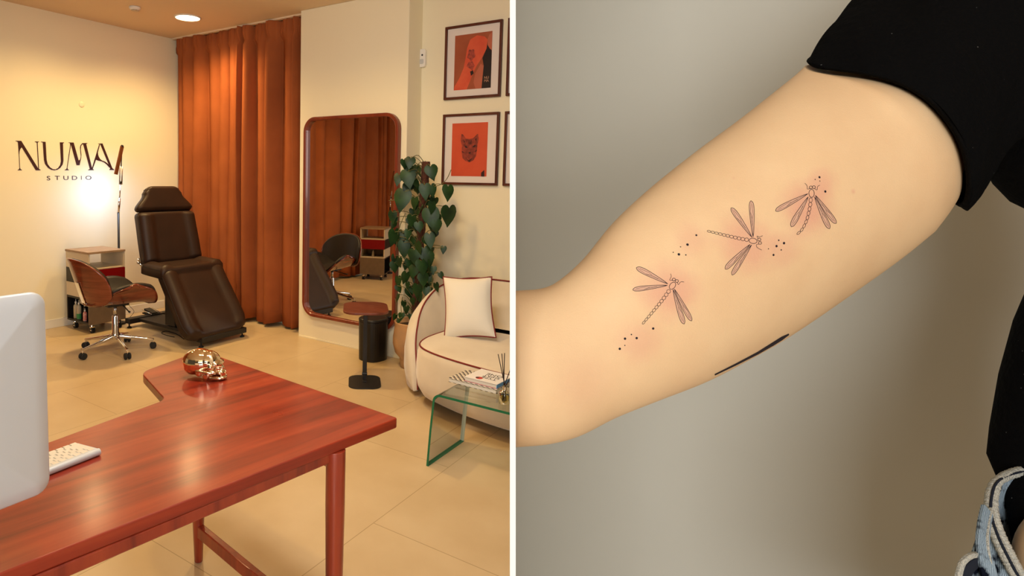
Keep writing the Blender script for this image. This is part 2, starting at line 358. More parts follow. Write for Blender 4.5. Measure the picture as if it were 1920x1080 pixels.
# ------------------------------------------------------------------ wall lettering
GL = {'N': [[(232, 190), (318, 193), (572, 608), (608, 626), (606, 632), (535, 632), (325, 287), (303, 315), (292, 350), (288, 400), (299, 600), (306, 616), (327, 626), (327, 632), (265, 632), (265, 627), (284, 618), (291, 600), (281, 400), (268, 215), (258, 203), (232, 196)],
            [(522, 202), (583, 202), (583, 208), (563, 218), (583, 612), (573, 612), (551, 218), (522, 208)]],
      'U': [[(615, 204), (682, 207), (698, 480), (713, 540), (748, 588), (790, 616), (830, 620), (870, 600), (900, 555), (912, 500), (897, 214), (960, 216), (958, 221), (942, 232), (950, 490), (938, 548), (903, 597), (862, 624), (815, 634), (768, 626), (715, 592), (675, 540), (658, 480), (640, 216), (615, 210)]],
      'M': [[(1048, 222), (1063, 236), (1010, 600), (1016, 617), (1031, 626), (1031, 632), (970, 632), (970, 627), (992, 616), (1001, 600), (1052, 250)],
            [(1027, 216), (1103, 218), (1178, 488), (1195, 478), (1207, 450), (1211, 420), (1204, 350), (1199, 290), (1208, 255), (1235, 226), (1310, 225), (1308, 231), (1291, 240), (1380, 605), (1408, 627), (1405, 632), (1320, 632), (1320, 627), (1346, 615), (1245, 240), (1226, 250), (1213, 275), (1211, 330), (1219, 400), (1215, 450), (1192, 558), (1147, 558), (1060, 240), (1045, 224), (1027, 221)]],
      'A': [[(1488, 240), (1498, 244), (1440, 470), (1390, 613), (1378, 618), (1376, 606)], [(1468, 370), (1470, 400), (1480, 430), (1500, 465), (1530, 488), (1575, 504), (1620, 540), (1650, 592), (1640, 594), (1600, 549), (1560, 516), (1520, 499), (1470, 489), (1433, 472), (1450, 430)],
            [(1500, 238), (1536, 233), (1682, 600), (1712, 625), (1707, 631), (1640, 629), (1640, 623), (1652, 607)], [(1470, 232), (1538, 232), (1540, 241), (1470, 238)]]}
def plate(pts3, nrm, th):
    n = len(pts3); tri = tessellate_polygon([pts3]); b = MB(); q = [p + nrm * th for p in pts3]
    fs = [tuple(t_) for t_ in tri] + [tuple(i + n for i in t_)[::-1] for t_ in tri] + [(i, (i + 1) % n, (i + 1) % n + n, i + n) for i in range(n)]
    return b.add(list(pts3) + q, fs)
t = thing('wall_lettering', 'dark brown wall lettering reading NUMA STUDIO on the cream left wall', 'sign', at(120, 320, 0, XA))
for ch, polys in GL.items():
    b = MB()
    for pl in polys:
        p3 = [at(x / 8, 240 + y / 8, 0, XA) for x, y in pl]
        for p in p3: p.x = XA + .0005
        q = plate(p3, Vector((1, 0, 0)), .003); b.add(q.v, q.f)
    b.build('letter', M['ink'], t)
LX = [(727, 752), (858, 748), (988, 748), (1118, 748), (1219, 746), (1326, 746)]
for ch, (x, y) in zip('STUDIO', LX):
    v, f = text_mesh(ch, .062); zc = (min(p.y for p in v) + max(p.y for p in v)) / 2; xc = (min(p.x for p in v) + max(p.x for p in v)) / 2
    c = at(x / 8, 240 + y / 8, 0, XA); b = MB()
    # letters wider than tall, thin strokes
    b.add([(XA + .0015, c.y + (p.x - xc) * (1.35 if ch != 'I' else 1.0), c.z + (p.y - zc) * .92) for p in v], f)
    b.build('letter', M['ink'], t, solid=.002)
c = at(153, 196, 0, XA); o = MB().lathe([(.028, 0), (.028, .004), (.022, .007), (.0001, .008)], (0, 0, 0), 28).xf(Matrix.Translation(c) @ Matrix.Rotation(PI / 2, 4, 'Y')).build('wall_cover_cap', M['wall'], None, smooth=True)
setl(o, 'small round cream cover cap on the wall above the lettering', 'wall cap')

# ------------------------------------------------------------------ arm lamp behind the cabinet
def arm_lamp(label, P, facing, base, lit=True):
    t = thing('arm_lamp', label, 'lamp', base)
    P = [Vector(p) for p in P]
    MB().lathe([(.06, 0), (.06, .02), (.02, .03), (.0001, .03)], base, 32).build('base', M['black_metal'], t, smooth=False, bevel=.003)
    MB().tube([base + Vector((0, 0, .02)), P[0]], .011).build('lower_pole', M['black_metal'], t, smooth=True)
    MB().tube([P[0], P[1]], .012).build('chrome_joint', M['chrome'], t, smooth=True)
    MB().tube([P[1], P[2]], .0065).build('thin_rod', M['chrome'], t, smooth=True)
    MB().tube([P[2] + Vector((0, .012, -.02)), P[3] + Vector((0, .012, 0))], .007).tube([P[2] + Vector((0, -.012, -.02)), P[3] + Vector((0, -.012, 0))], .006).build('bracket', M['steel'], t, smooth=True)
    MB().tube([P[3], P[4]], .005).build('upper_rod', M['black_metal'], t, smooth=True)
    [MB().ellipsoid(P[k_], (.014, .014, .014), 12, 8).build('pivot', M['black_plastic'], t, smooth=True) for k_ in (4, 2)]
    d = (P[5] - P[4]); L = d.length; d.normalize(); s_ = d.cross(facing).normalized(); n = s_.cross(d).normalized()
    fc = n if n.dot(facing) > 0 else -n
    rings = []
    for k in (0.0, 1.0):
        q = P[4] + d * L * k; rings.append([q + s_ * sx * .016 + fc * fz for sx, fz in ((-1, -.010), (1, -.010), (1, .008), (-1, .008))])
    MB().loft(rings).build('lamp_head', mat('bronze_metal', S(140, 84, 50), .35, .6), t, bevel=.002)
    rings = [[P[4] + d * L * k + s_ * sx * .012 + fc * fz for sx, fz in ((-1, .0082), (1, .0082), (1, .011), (-1, .011))] for k in (.06, .94)]
    MB().loft(rings).build('led_strip', M['led'] if lit else M['white_plastic'], t)
    return P[4] + d * L * .5 + fc * .03, fc
YL = 3.43
LP = [at(222, 398, 1, YL), at(224, 372, 1, YL), at(226, 342, 1, YL), at(227, 312, 1, YL), at(229, 274, 1, YL), at(217, 327, 1, YL - .06)]
LB = Vector((at(222, 463, 1, YL).x, YL, 0))
lampc, lampd = arm_lamp('thin adjustable arm lamp with bronze head glowing onto the wall behind the first cabinet', LP, Vector((-1, 0, 0)), LB)

# ------------------------------------------------------------------ rolling cabinets
def cabinet(label, loc, rz, group='stacked rolling cabinets'):
    # local: front towards +X, sides +-Y; depth D, width Wd
    D, Wd = .40, .37
    t = thing('rolling_cabinet', label, 'cabinet', loc, rz, group)
    B_ = lambda *a: MB().box(*a)
    kw = dict(world=False)
    B_(-D / 2 - .005, D / 2 + .005, -Wd / 2 - .005, Wd / 2 + .005, .750, .770).build('top_board', M['oak'], t, bevel=.002, **kw)
    MB().box(-D / 2, D / 2, -Wd / 2, -Wd / 2 + .016, .600, .750).box(-D / 2, D / 2, Wd / 2 - .016, Wd / 2, .600, .750).box(-D / 2, D / 2, -Wd / 2 + .016, Wd / 2 - .016, .600, .612).build('open_shelf_box', M['cab_light'], t, bevel=.001, **kw)
    MB().box(-D / 2, D / 2 - .02, -Wd / 2, Wd / 2, .460, .600).build('drawer_case', M['black_lam'], t, bevel=.001, **kw)
    dr = B_(D / 2 - .02, D / 2 + .002, -Wd / 2, Wd / 2, .460, .598).build('drawer', M['red'], t, bevel=.0015, **kw); dr['label'] = 'dark red drawer front'
    MB().box(-D / 2, D / 2, -Wd / 2, -Wd / 2 + .016, .330, .460).box(-D / 2, D / 2, Wd / 2 - .016, Wd / 2, .330, .460).box(-D / 2, -D / 2 + .01, -Wd / 2 + .016, Wd / 2 - .016, .330, .460).box(-D / 2 + .01, D / 2, -Wd / 2 + .016, Wd / 2 - .016, .330, .342).build('middle_shelf_box', M['cab_light'], t, bevel=.001, **kw)
    # lower case: niche open on the -Y side
    lo = MB().box(-D / 2, D / 2 - .018, -Wd / 2, Wd / 2, .310, .330).box(-D / 2, D / 2 - .018, -Wd / 2, Wd / 2, .085, .103).box(-D / 2, -D / 2 + .014, -Wd / 2, Wd / 2, .103, .310).box(-D / 2 + .014, D / 2 - .018, -Wd / 2 + .13, Wd / 2, .103, .310)
    lo.build('lower_case', M['black_lam'], t, bevel=.001, **kw)
    dd = B_(D / 2 - .018, D / 2, -Wd / 2, Wd / 2, .085, .330).build('door', M['taupe'], t, bevel=.0015, **kw); dd['label'] = 'taupe door'
    for sx in (-1, 1):
        for sy in (-1, 1):
            x, y = sx * (D / 2 - .05), sy * (Wd / 2 - .05)
            w = MB()
            w.lathe([(.0001, -.017), (.024, -.017), (.027, -.014), (.027, -.007), (.014, -.004), (.014, .004), (.027, .007), (.027, .014), (.024, .017), (.0001, .017)], (0, 0, 0), 20).xf(Matrix.Translation((x + .012, y, .027)) @ Matrix.Rotation(PI / 2, 4, 'X'))
            cw = w.build('caster', M['rubber'], t, **kw)
            MB().box(x - .004, x + .018, y - .019, y + .019, .046, .062).tube([(x, y, .05), (x, y, .088)], .008).box(x - .018, x + .018, y - .018, y + .018, .082, .0855).build('fork', M['chrome'], cw, bevel=.001, **kw)
            MB().tube([(x + .012, y - .0195, .027), (x + .012, y + .0195, .027)], .010).build('hub', M['chrome'], cw, smooth=True, **kw)
    return t
cabA = cabinet('rolling cabinet with red drawer standing by the left wall behind the walnut chair', (-5.655, 3.205, 0), 0)
def bottle(label, x, y, z, h, r, m1, liq=None, pump=True, extra=None):
    t = thing('squeeze_bottle', label, 'bottle', (x, y, z), group='bottles in the lower niche of the cabinet')
    MB().lathe([(r * .9, 0), (r, .004), (r, h * .62), (r * .8, h * .70), (r * .35, h * .74), (r * .35, h * .80)], (x, y, z), 20).build('bottle_body', m1, t, smooth=True)
    if liq: MB().lathe([(r * 1.015, .005), (r * 1.02, h * .3)], (x, y, z), 20, cap=False).build('liquid', liq, t, smooth=True)
    MB().lathe([(r * .45, h * .78), (r * .45, h * .86), (r * .2, h * .88), (.0025, h * .9), (.0025, h), (.0001, h)], (x, y, z), 14).build('cap', M['white_plastic'], t, smooth=True)
    return t
zb = .1045
bottle('clear squeeze bottle with whitish contents, leftmost in the cabinet niche', -5.765, 3.06, zb, .185, .022, M['frosty'])
bottle('squeeze bottle holding green liquid in the cabinet niche', -5.700, 3.055, zb, .185, .022, M['frosty'], M['green_liq'])
bottle('plain black bottle in the cabinet niche beside the green one', -5.640, 3.08, zb, .165, .018, M['black_plastic'])
bottle('small bottle with red label at the right end of the cabinet niche', -5.585, 3.05, zb, .12, .018, mat('red_speckled_label', S(190, 30, 30), .4, var=S(230, 200, 190), vscale=90))
cabB = cabinet('rolling cabinet with red drawer, seen in the tall mirror before the other curtain', (-5.58, 1.07, 0), math.radians(64))
bt = bottle('small pale bottle on the middle shelf of the cabinet seen in the mirror', -5.54, 1.17, .343, .10, .017, M['frosty']); bt['group'] = 'bottles in the second cabinet'
LQ = [Vector((-5.72, .55, 1.05)), Vector((-5.72, .55, 1.12)), Vector((-5.7, .56, 1.2)), Vector((-5.68, .58, 1.3)), Vector((-5.6, .62, 1.60)), Vector((-5.42, .95, 1.25))]
arm_lamp('black unlit arm lamp seen in the tall mirror at the second station', LQ, Vector((0, 0, -1)), Vector((-5.72, .55, 0)), lit=False)

# ------------------------------------------------------------------ walnut swivel chair
def swivel_chair(label, loc, rz):
    t = thing('swivel_chair', label, 'chair', loc, rz)   # local +Y is the sitter's forward
    kw = dict(world=False)
    # star base
    legs = []
    for k in range(5):
        a = math.radians(LEG0 + 72 * k); dx, dy = math.cos(a), math.sin(a)
        s_ = MB(); rings = []
        for q, w_, h_ in ((.03, .018, .020), (.293, .011, .011), (.305, .010, .010)):
            z = .135 - .055 * (q / .29) ; c_ = Vector((dx * q, dy * q, z)); sd = Vector((-dy, dx, 0))
            rings.append([c_ + sd * w_ * math.cos(b_) + Vector((0, 0, 1)) * h_ * math.sin(b_) for b_ in [2 * PI * j / 12 for j in range(12)]])
        lg = s_.loft(rings).tube([(dx * .298, dy * .298, .085), (dx * .298, dy * .298, .045)], .008).build('leg', M['chrome'], t, smooth=True, bevel=.002, auto=60, **kw)
        w = MB()
        w.lathe([(.0001, -.026), (.022, -.025), (.0275, -.020), (.0275, -.008), (.014, -.004), (.014, .004), (.0275, .008), (.0275, .020), (.022, .025), (.0001, .026)], (0, 0, 0), 20)
        w.xf(Matrix.Translation((dx * .298, dy * .298, .0275)) @ Matrix.Rotation(a, 4, 'Z') @ Matrix.Rotation(PI / 2, 4, 'X'))
        w.build('caster', M['rubber'], lg, smooth=False, bevel=.002, **kw)
    MB().lathe([(.032, .105), (.036, .11), (.036, .155), (.028, .165), (.026, .30), (.022, .31)], n=28).build('outer_column', M['chrome'], t, smooth=True, bevel=.002, **kw)
    MB().lathe([(.015, .30), (.015, .40)], n=20).build('gas_lift', M['steel'], t, smooth=True, **kw)
    MB().box(-.075, .075, -.09, .09, .395, .418).build('seat_plate', M['black_metal'], t, bevel=.004, **kw)
    MB().tube([(.05, .04, .403), (.20, .02, .375), (.235, .015, .372)], [.005, .005, .009]).build('lever', M['black_plastic'], t, smooth=True, **kw)
    # seat shell: saddle curling up on both sides to short arm wings
    def seat_pt(u, v, off=0):
        # u -1..1 across (X), v -1..1 fore-aft (Y)
        ww = .265; a = abs(u); x = math.copysign(min(a, 1) ** 1.0 * ww, u)
        z = .425 + .19 * max(0, a - .35) ** 1.75 * 2.0 * (1 - .25 * (v - .1) ** 2)
        hl = .235 * math.sqrt(max(0.0, 1 - a ** 3.2)) ** .8 + .045
        y = .02 + v * hl + .03 * a
        z += -.05 * max(0, v) ** 3 * (1 - a) + .015 * max(0, -v) ** 2
        return Vector((x, y, z + off))
    def sheet(fn, nu, nv, off, mtl, nm, sol):
        rings = [[fn(-1 + 2 * i / nu, -1 + 2 * j / nv, off) for j in range(nv + 1)] for i in range(nu + 1)]
        return MB().loft(rings, closed=False, cap=False).build(nm, mtl, t, smooth=True, solid=sol, subsurf=0, **kw)
    sheet(seat_pt, 40, 18, 0, M['walnut_ply'], 'seat_shell', .014)
    sheet(lambda u, v, o_: seat_pt(u * .955, v * .95, o_), 40, 18, .019, M['seat_pad'], 'seat_pad', .026)
    # back shell: wide oval, wrapping forward
    def back_pt(u, v, off=0):
        a = abs(u); th = u * .84; R_ = .375
        hh = .186 * math.sqrt(max(0, 1 - a ** 2.7)) + .010
        z = .622 - .030 * a * a + v * hh
        y = -.258 - .30 * (z - .5) + (1 - math.cos(th)) * R_ * 1.0
        x = math.sin(th) * R_ * 1.05
        return Vector((x, y, z)) + Vector((-math.sin(th), math.cos(th), .25)) * off
    sheet(back_pt, 44, 18, 0, M['walnut_ply'], 'back_shell', .014)
    sheet(lambda u, v, o_: back_pt(u * .955, v * .94, o_), 44, 18, .020, M['seat_pad'], 'back_pad', .028)
    # bracket joining back and seat
    pth = [Vector((0, back_pt(0, .0).y - .014, back_pt(0, 0).z)), Vector((0, back_pt(0, -.5).y - .015, back_pt(0, -.5).z)), Vector((0, -.262, .47)), Vector((0, -.242, .428)), Vector((0, -.18, .412)), Vector((0, -.02, .410))]
    pth = catmull(pth, 5); rings = []
    for i, p in enumerate(pth):
        tg = (pth[min(i + 1, len(pth) - 1)] - pth[max(i - 1, 0)]).normalized(); n_ = Vector((1, 0, 0)).cross(tg)
        rings.append([p + Vector((sx * .034, 0, 0)) + n_ * sz * .003 for sx, sz in ((-1, -1), (1, -1), (1, 1), (-1, 1))])
    MB().loft(rings).build('back_bracket', M['chrome'], t, bevel=.0015, **kw)
    return t
M['seat_pad'] = mat('black_upholstery', S(30, 22, 19), .5, bump=.05, bscale=260)
LEG0 = 0
d0 = Vector((-4.473 + 4.775, 2.788 - 2.87, 0)); LEG0 = math.degrees(math.atan2(d0.y, d0.x)) + 1
CHAIR_RZ = math.radians(-7); LEG0 -= math.degrees(CHAIR_RZ)
swivel_chair('walnut shell swivel chair with black padding on a chrome star base', (-4.775, 2.87, 0), CHAIR_RZ)

# ------------------------------------------------------------------ treatment chair
def pad(t, nm, O, Uw, Ul, Nn, L, widths, th, bol=.025, bolw=.18, creases=(), m='leather', seam=True):
    """soft pad: Uw width dir, Ul length dir, Nn front normal; widths = [(s, halfwidth)], s 0..1"""
    def hw(s):
        for (a, wa), (b, wb) in zip(widths, widths[1:]):
            if s <= b: k = (s - a) / (b - a); k = k * k * (3 - 2 * k); return wa + (wb - wa) * k
        return widths[-1][1]
    NS = 40; rings = []
    e = .03 / L
    ss = [0, e * .15, e * .5, e] + [e + (1 - 2 * e) * i / NS for i in range(1, NS)] + [1 - e, 1 - e * .5, 1 - e * .15, 1]
    for s in ss:
        ed = min(s, 1 - s) / e; ins = 0 if ed >= 1 else .03 * (1 - math.sqrt(max(0, 1 - (1 - ed) ** 2)))
        w_ = hw(s) - ins * .6; h0, h1 = -th / 2 + ins, th / 2 - ins; ring = []
        cr = min(.022, (h1 - h0) / 2 * .9)
        top = []
        N = 26
        for i in range(N + 1):
            x = -1 + 2 * i / N; ax = abs(x)
            z = h1
            edge = max(0, (ax - .86) / .14); z -= cr * (1 - math.sqrt(max(0, 1 - edge ** 2)))
            if bol and ed >= 1:
                k = (1 - ax) * w_ / (bolw * .6)
                z += bol * math.exp(-((ax * w_ - (w_ - bolw * .33)) / (bolw * .33)) ** 2) * min(1, (1 - abs(2 * s - 1)) * 6)
                z -= .009 * math.exp(-((ax * w_ - (w_ - bolw * .75)) / .012) ** 2)
            for cs, cd, cwid in creases: z -= cd * math.exp(-((s - cs) * L / cwid) ** 2)
            top.append(O + Uw * (x * w_) + Ul * (s * L) + Nn * z)
        bot = []
        for i in range(N + 1):
            x = 1 - 2 * i / N; ax = abs(x); edge = max(0, (ax - .9) / .1)
            bot.append(O + Uw * (x * w_) + Ul * (s * L) + Nn * (h0 + .012 * (1 - math.sqrt(max(0, 1 - edge ** 2)))))
        rings.append(top + bot)
    p = MB().loft(rings).build(nm, M[m], t, smooth=True)
    # piping around the front rim
    path = [O + Uw * (-hw(s)) + Ul * (s * L) + Nn * (th / 2 - .024) for s in [e + (1 - 2 * e) * i / 20 for i in range(21)]]
    path2 = [O + Uw * (hw(s)) + Ul * (s * L) + Nn * (th / 2 - .024) for s in [e + (1 - 2 * e) * i / 20 for i in range(21)]]
    MB().tube(path, .003, 6).build('piping', M['black_lam'], p, smooth=True); MB().tube(path2, .003, 6).build('piping', M['black_lam'], p, smooth=True)
    return p
YC = 3.578
t = thing('treatment_chair', 'dark brown padded reclining treatment chair before the rust curtain', 'treatment chair', (-4.9, YC, 0))
ux = Vector((0, 1, 0))
def dirn(a, b): return (Vector(b) - Vector(a)).normalized()
# backrest
b0, b1 = Vector((-4.91, YC, .685)), Vector((-5.085, YC, 1.395))
dl = dirn(b0, b1); nn = Vector((dl.z, 0, -dl.x)); Lb = (b1 - b0).length
bp = pad(t, 'backrest', b0 - nn * .05, ux, dl, nn, Lb * .665, [(0, .315), (.3, .312), (.9, .305), (1, .30)], .10, .03, .20)
hp = pad(t, 'headrest', b0 - nn * .045 + dl * (Lb * .67), ux, dl, nn, Lb * .33, [(0, .302), (.10, .300), (.70, .200), (.86, .175), (1, .14)], .09, .0, .2, creases=((.0, .02, .02),))
# seat
s0, s1 = Vector((-5.0, YC, .695)), Vector((-4.63, YC, .68))
dl = dirn(s0, s1); nn = Vector((-dl.z, 0, dl.x))
pad(t, 'seat', s0 - nn * .055, ux, dl, nn, (s1 - s0).length, [(0, .32), (.4, .33), (1, .34)], .11, .022, .18)
# leg rest
l0, l1 = Vector((-4.675, YC, .672)), Vector((-4.265, YC, .105))
dl = dirn(l0, l1); nn = Vector((-dl.z, 0, dl.x))
pad(t, 'leg_rest', l0 - nn * .045, ux, dl, nn, (l1 - l0).length, [(0, .31), (.1, .335), (.8, .345), (.93, .32), (1, .25)], .10, .028, .2)
# steel sub-frame
MB().box(-5.05, -4.66, YC - .24, YC + .24, .575, .605).tube([(-5.02, YC - .22, .60), (-5.06, YC - .24, .72), (-5.09, YC - .24, .84)], .012).tube([(-5.02, YC + .22, .60), (-5.06, YC + .24, .72), (-5.09, YC + .24, .84)], .012).build('seat_frame', M['black_metal'], t, bevel=.003)
MB().tube([(-4.97, YC - .315, .665), (-5.01, YC - .325, .69), (-5.02, YC - .325, .735)], .011).ellipsoid((-4.99, YC - .345, .70), (.016, .016, .016), 12, 8).build('recline_lever', M['chrome'], t, smooth=True)
MB().box(-4.95, -4.80, YC - .10, YC + .10, .09, .575).build('lift_column', M['black_metal'], t, bevel=.006)
MB().box(-4.72, -4.66, YC - .20, YC - .16, .36, .60).box(-4.72, -4.66, YC + .16, YC + .20, .36, .60).tube([(-4.86, YC - .12, .30), (-4.58, YC - .12, .40)], .012).tube([(-4.70, YC - .22, .50), (-4.70, YC + .22, .50)], .008).build('leg_rest_linkage', M['black_metal'], t, bevel=.003)
bs = MB().box(-5.42, -4.30, YC - .10, YC + .17, .055, .085).box(-4.36, -4.28, YC - .20, YC + .31, .045, .095).box(-5.45, -5.37, YC - .20, YC + .28, .045, .095)
bs.build('base', M['black_metal'], t, bevel=.004)
for (x, y) in ((-4.32, YC - .18), (-4.32, YC + .29), (-5.41, YC - .18), (-5.41, YC + .26)):
    MB().lathe([(.020, 0), (.022, .004), (.022, .010), (.007, .018), (.007, .05)], (x, y, 0), 16).build('foot', M['rubber'], t, smooth=True, bevel=.001)
# foot pedal and cable
pc = atz(281, 584, .11); t = thing('foot_pedal', 'black and chrome foot pedal lying on the treatment chair base', 'pedal', (pc.x, pc.y, .086))
MB().box(pc.x - .06, pc.x + .10, pc.y - .05, pc.y + .05, .086, .100).build('pedal_base', M['black_plastic'], t, bevel=.003)
MB().loft([[(pc.x - .05 + q * .14, pc.y - .035 * k, .102 + z) for k, z in ((1, 0), (-1, 0), (-1, .01 + .028 * (1 - q)), (1, .01 + .028 * (1 - q)))] for q in (0, .5, 1)]).build('treadle', M['black_plastic'], t, bevel=.003)
for sg in (-1, 1): MB().tube([(pc.x - .05, pc.y + sg * .055, .13), (pc.x + .02, pc.y + sg * .06, .118), (pc.x + .11, pc.y + sg * .055, .106)], .006).build('guard_rail', M['chrome'], t, smooth=True)
pth = catmull([atz(327, 632, .005), atz(310, 628, .005), atz(303, 624, .005), atz(312, 621, .005), atz(330, 626, .005), atz(345, 636, .005)], 8)
o = MB().tube(pth, .0035, 6).build('cable', M['black_plastic'], None, smooth=True); setl(o, 'thin black cable looped on the floor beside the treatment chair base', 'cable')
pth = catmull([Vector((-5.60, 3.50, .40)), Vector((-5.57, 3.52, .26)), Vector((-5.62, 3.53, .18)), Vector((-5.55, 3.54, .12)), Vector((-5.60, 3.52, .05)), Vector((-5.65, 3.51, .005)), Vector((-5.85, 3.53, .005))], 8)
o = MB().tube(pth, .0025, 6).build('cable', M['black_plastic'], None, smooth=True); setl(o, 'thin dangling cable beside the rolling cabinet', 'cable')

# ------------------------------------------------------------------ wall mirror
MX0, MX1, MZ0, MZ1 = -3.862, -2.825, .222, 2.035
t = thing('wall_mirror', 'tall rounded mirror in a red brown wooden frame', 'mirror', ((MX0 + MX1) / 2, YB, MZ0))
cx, cz = (MX0 + MX1) / 2, (MZ0 + MZ1) / 2
outer = rrect(MX1 - MX0, MZ1 - MZ0, .13, 10); inner = rrect(MX1 - MX0 - .062, MZ1 - MZ0 - .062, .10, 10)
YF, YBk = YB - .050, YB - .004; MYAW = -1.6
rg = lambda pl, y: [Vector((cx + x, y, cz + z)) for x, z in pl]
fr = MB().loft([rg(outer, YBk), rg(outer, YF + .006), rg([(x * .992, z * .996) for x, z in outer], YF), rg([(x * 1.012, z * 1.006) for x, z in inner], YF), rg(inner, YF + .006), rg(inner, YBk)], cap=False)
fr.build('frame', M['mirror_frame'], t, smooth=False, bevel=.002)
mp_ = MB().loft([rg([(x * 1.004, z * 1.002) for x, z in inner], YB - .030), rg([(x * 1.004, z * 1.002) for x, z in inner], YB - .022)])
mp_.xf(Matrix.Translation((cx, YB - .026, cz)) @ Matrix.Rotation(math.radians(MYAW), 4, 'Z') @ Matrix.Translation((-cx, -YB + .026, -cz))).build('mirror_pane', M['mirror'], t)

# ------------------------------------------------------------------ side table
t = thing('side_table', 'small side table with dark walnut top on one slim black stem', 'table', (-2.655, 3.56, 0))
rz = math.radians(38)
R_ = Matrix.Translation((-2.655, 3.56, 0)) @ Matrix.Rotation(rz, 4, 'Z')
MB().prism(rrect(.235, .30, .07, 8), 0, .008).xf(R_).build('base', M['black_metal'], t, bevel=.002)
MB().prism(rrect(.325, .40, .10, 8), .545, .562).xf(R_).build('tabletop', M['table_wood'], t, bevel=.004, bseg=3)
MB().box(-.016, .016, .028, .040, .05, .545).box(-.014, .014, -.02, .04, .008, .016).box(-.045, .045, -.02, .08, .537, .545).xf(R_).build('stem', M['black_metal'], t, bevel=.002)
MB().tube([(-.019, .034, .055), (.019, .034, .055)], .012, 14).box(-.014, .014, .024, .044, .008, .055).xf(R_).build('hinge', M['black_metal'], t, smooth=False, bevel=.001)

# ------------------------------------------------------------------ bin
bcx, bcy = -2.965, 4.085
t = thing('waste_bin', 'black rounded waste bin behind the side table', 'bin', (bcx, bcy, 0))
def brr(w, h, r, z, rz=-.15): return [Vector((bcx + x * math.cos(rz) - y * math.sin(rz), bcy + x * math.sin(rz) + y * math.cos(rz), z)) for x, y in rrect(w, h, r, 8)]
MB().loft([brr(.205, .22, .085, 0), brr(.21, .225, .09, .006), brr(.22, .235, .095, .325)]).build('bin_body', M['black_plastic'], t, smooth=False, bevel=.003)
MB().loft([brr(.222, .237, .096, .327), brr(.222, .237, .096, .342), brr(.205, .22, .088, .350)]).build('lid', M['black_plastic'], t, bevel=.003)

# ------------------------------------------------------------------ potted climbing plant
PC = Vector((-2.585, 4.115, 0))
t = thing('potted_plant', 'tall climbing heart leaf plant on a brown pole in a glazed ceramic pot', 'plant', PC)
MB().lathe([(.085, 0), (.105, .004), (.112, .06), (.112, .075), (.150, .12), (.168, .19), (.168, .24), (.158, .31), (.155, .355), (.160, .368), (.154, .372), (.146, .366), (.145, .33), (.0001, .325)], PC, 48).build('pot', M['terracotta'], t, smooth=True)
MB().lathe([(.144, .330), (.10, .338), (.0001, .335)], PC, 32, cap=False).build('soil', M['soil'], t, smooth=True)
PT = at(799, 303, 1, 4.13); PB = Vector((PC.x, PC.y, .33))
r = random.Random(3); rings = []
for i in range(60):
    k = i / 59; c = PB.lerp(PT, k); rings.append([c + Vector((math.cos(2 * PI * j / 20), math.sin(2 * PI * j / 20), 0)) * (.032 + r.uniform(-.003, .003)) for j in range(20)])
MB().loft(rings).build('moss_pole', M['moss'], t, smooth=True)
leaf = MB(); stems = MB()
def heart(c, d, nrm, s_, asp=1.0):
    """heart leaf: c = stalk joint, d = tip direction, nrm = face normal"""
    d = d.normalized(); nrm = (nrm - d * nrm.dot(d)).normalized(); sd = d.cross(nrm)
    half = [(0, 0), (-.12, .10), (-.17, .22), (-.14, .36), (0, .48), (.2, .52), (.42, .44), (.64, .29), (.84, .12), (1, 0)]
    vs = []; fs = []
    mid = [(.02, 0), (.05, 0), (.10, 0), (.16, 0), (.24, 0), (.34, 0), (.48, 0), (.65, 0), (.83, 0), (1, 0)]
    nrow = len(half)
    for (l, w_), (ml, _) in zip(half, mid):
        for f_ in (-1, -.5, 0, .5, 1):
            ll = ml + (l - ml) * abs(f_); ww = w_ * f_ * asp
            z = -.55 * ww * ww * .9 - .22 * ll * ll + .10 * abs(ww) + .02
            vs.append(c + d * (ll * s_) + sd * (ww * s_) + nrm * (z * s_))
    for i in range(nrow - 1):
        for j in range(4): a = i * 5 + j; fs.append((a, a + 1, a + 6, a + 5))
    leaf.add(vs, fs)
toc = (CP - PC).normalized(); toc.z = 0
def putleaf(px, py, size, y=None, down=1.0, side=0.0, anchor=None):
    yy = y if y is not None else 4.02
    c = at(px, py, 1, yy)
    d = Vector((CR.x * side, CR.y * side, -down)) + toc * .25
    n = toc * 1.0 + Vector((r.uniform(-.9, .9), r.uniform(-.6, .6), r.uniform(-.2, .8)))
    d = d + Vector((r.uniform(-.3, .3), r.uniform(-.2, .2), 0))
    heart(c, d, n, size * 1.05, r.uniform(.72, .98))
    k = min(max((c.z - .42 - .05) / (PT.z - .42), .02), 1); a = PB.lerp(PT, k)
    if anchor: a = anchor
    mid = (a + c) / 2 + Vector((0, 0, .05)) + toc * .03
    stems.tube(catmull([a, mid, c], 4), .0028, 5)
S1 = 1 / 1160 * 4.75   # metres per pixel there
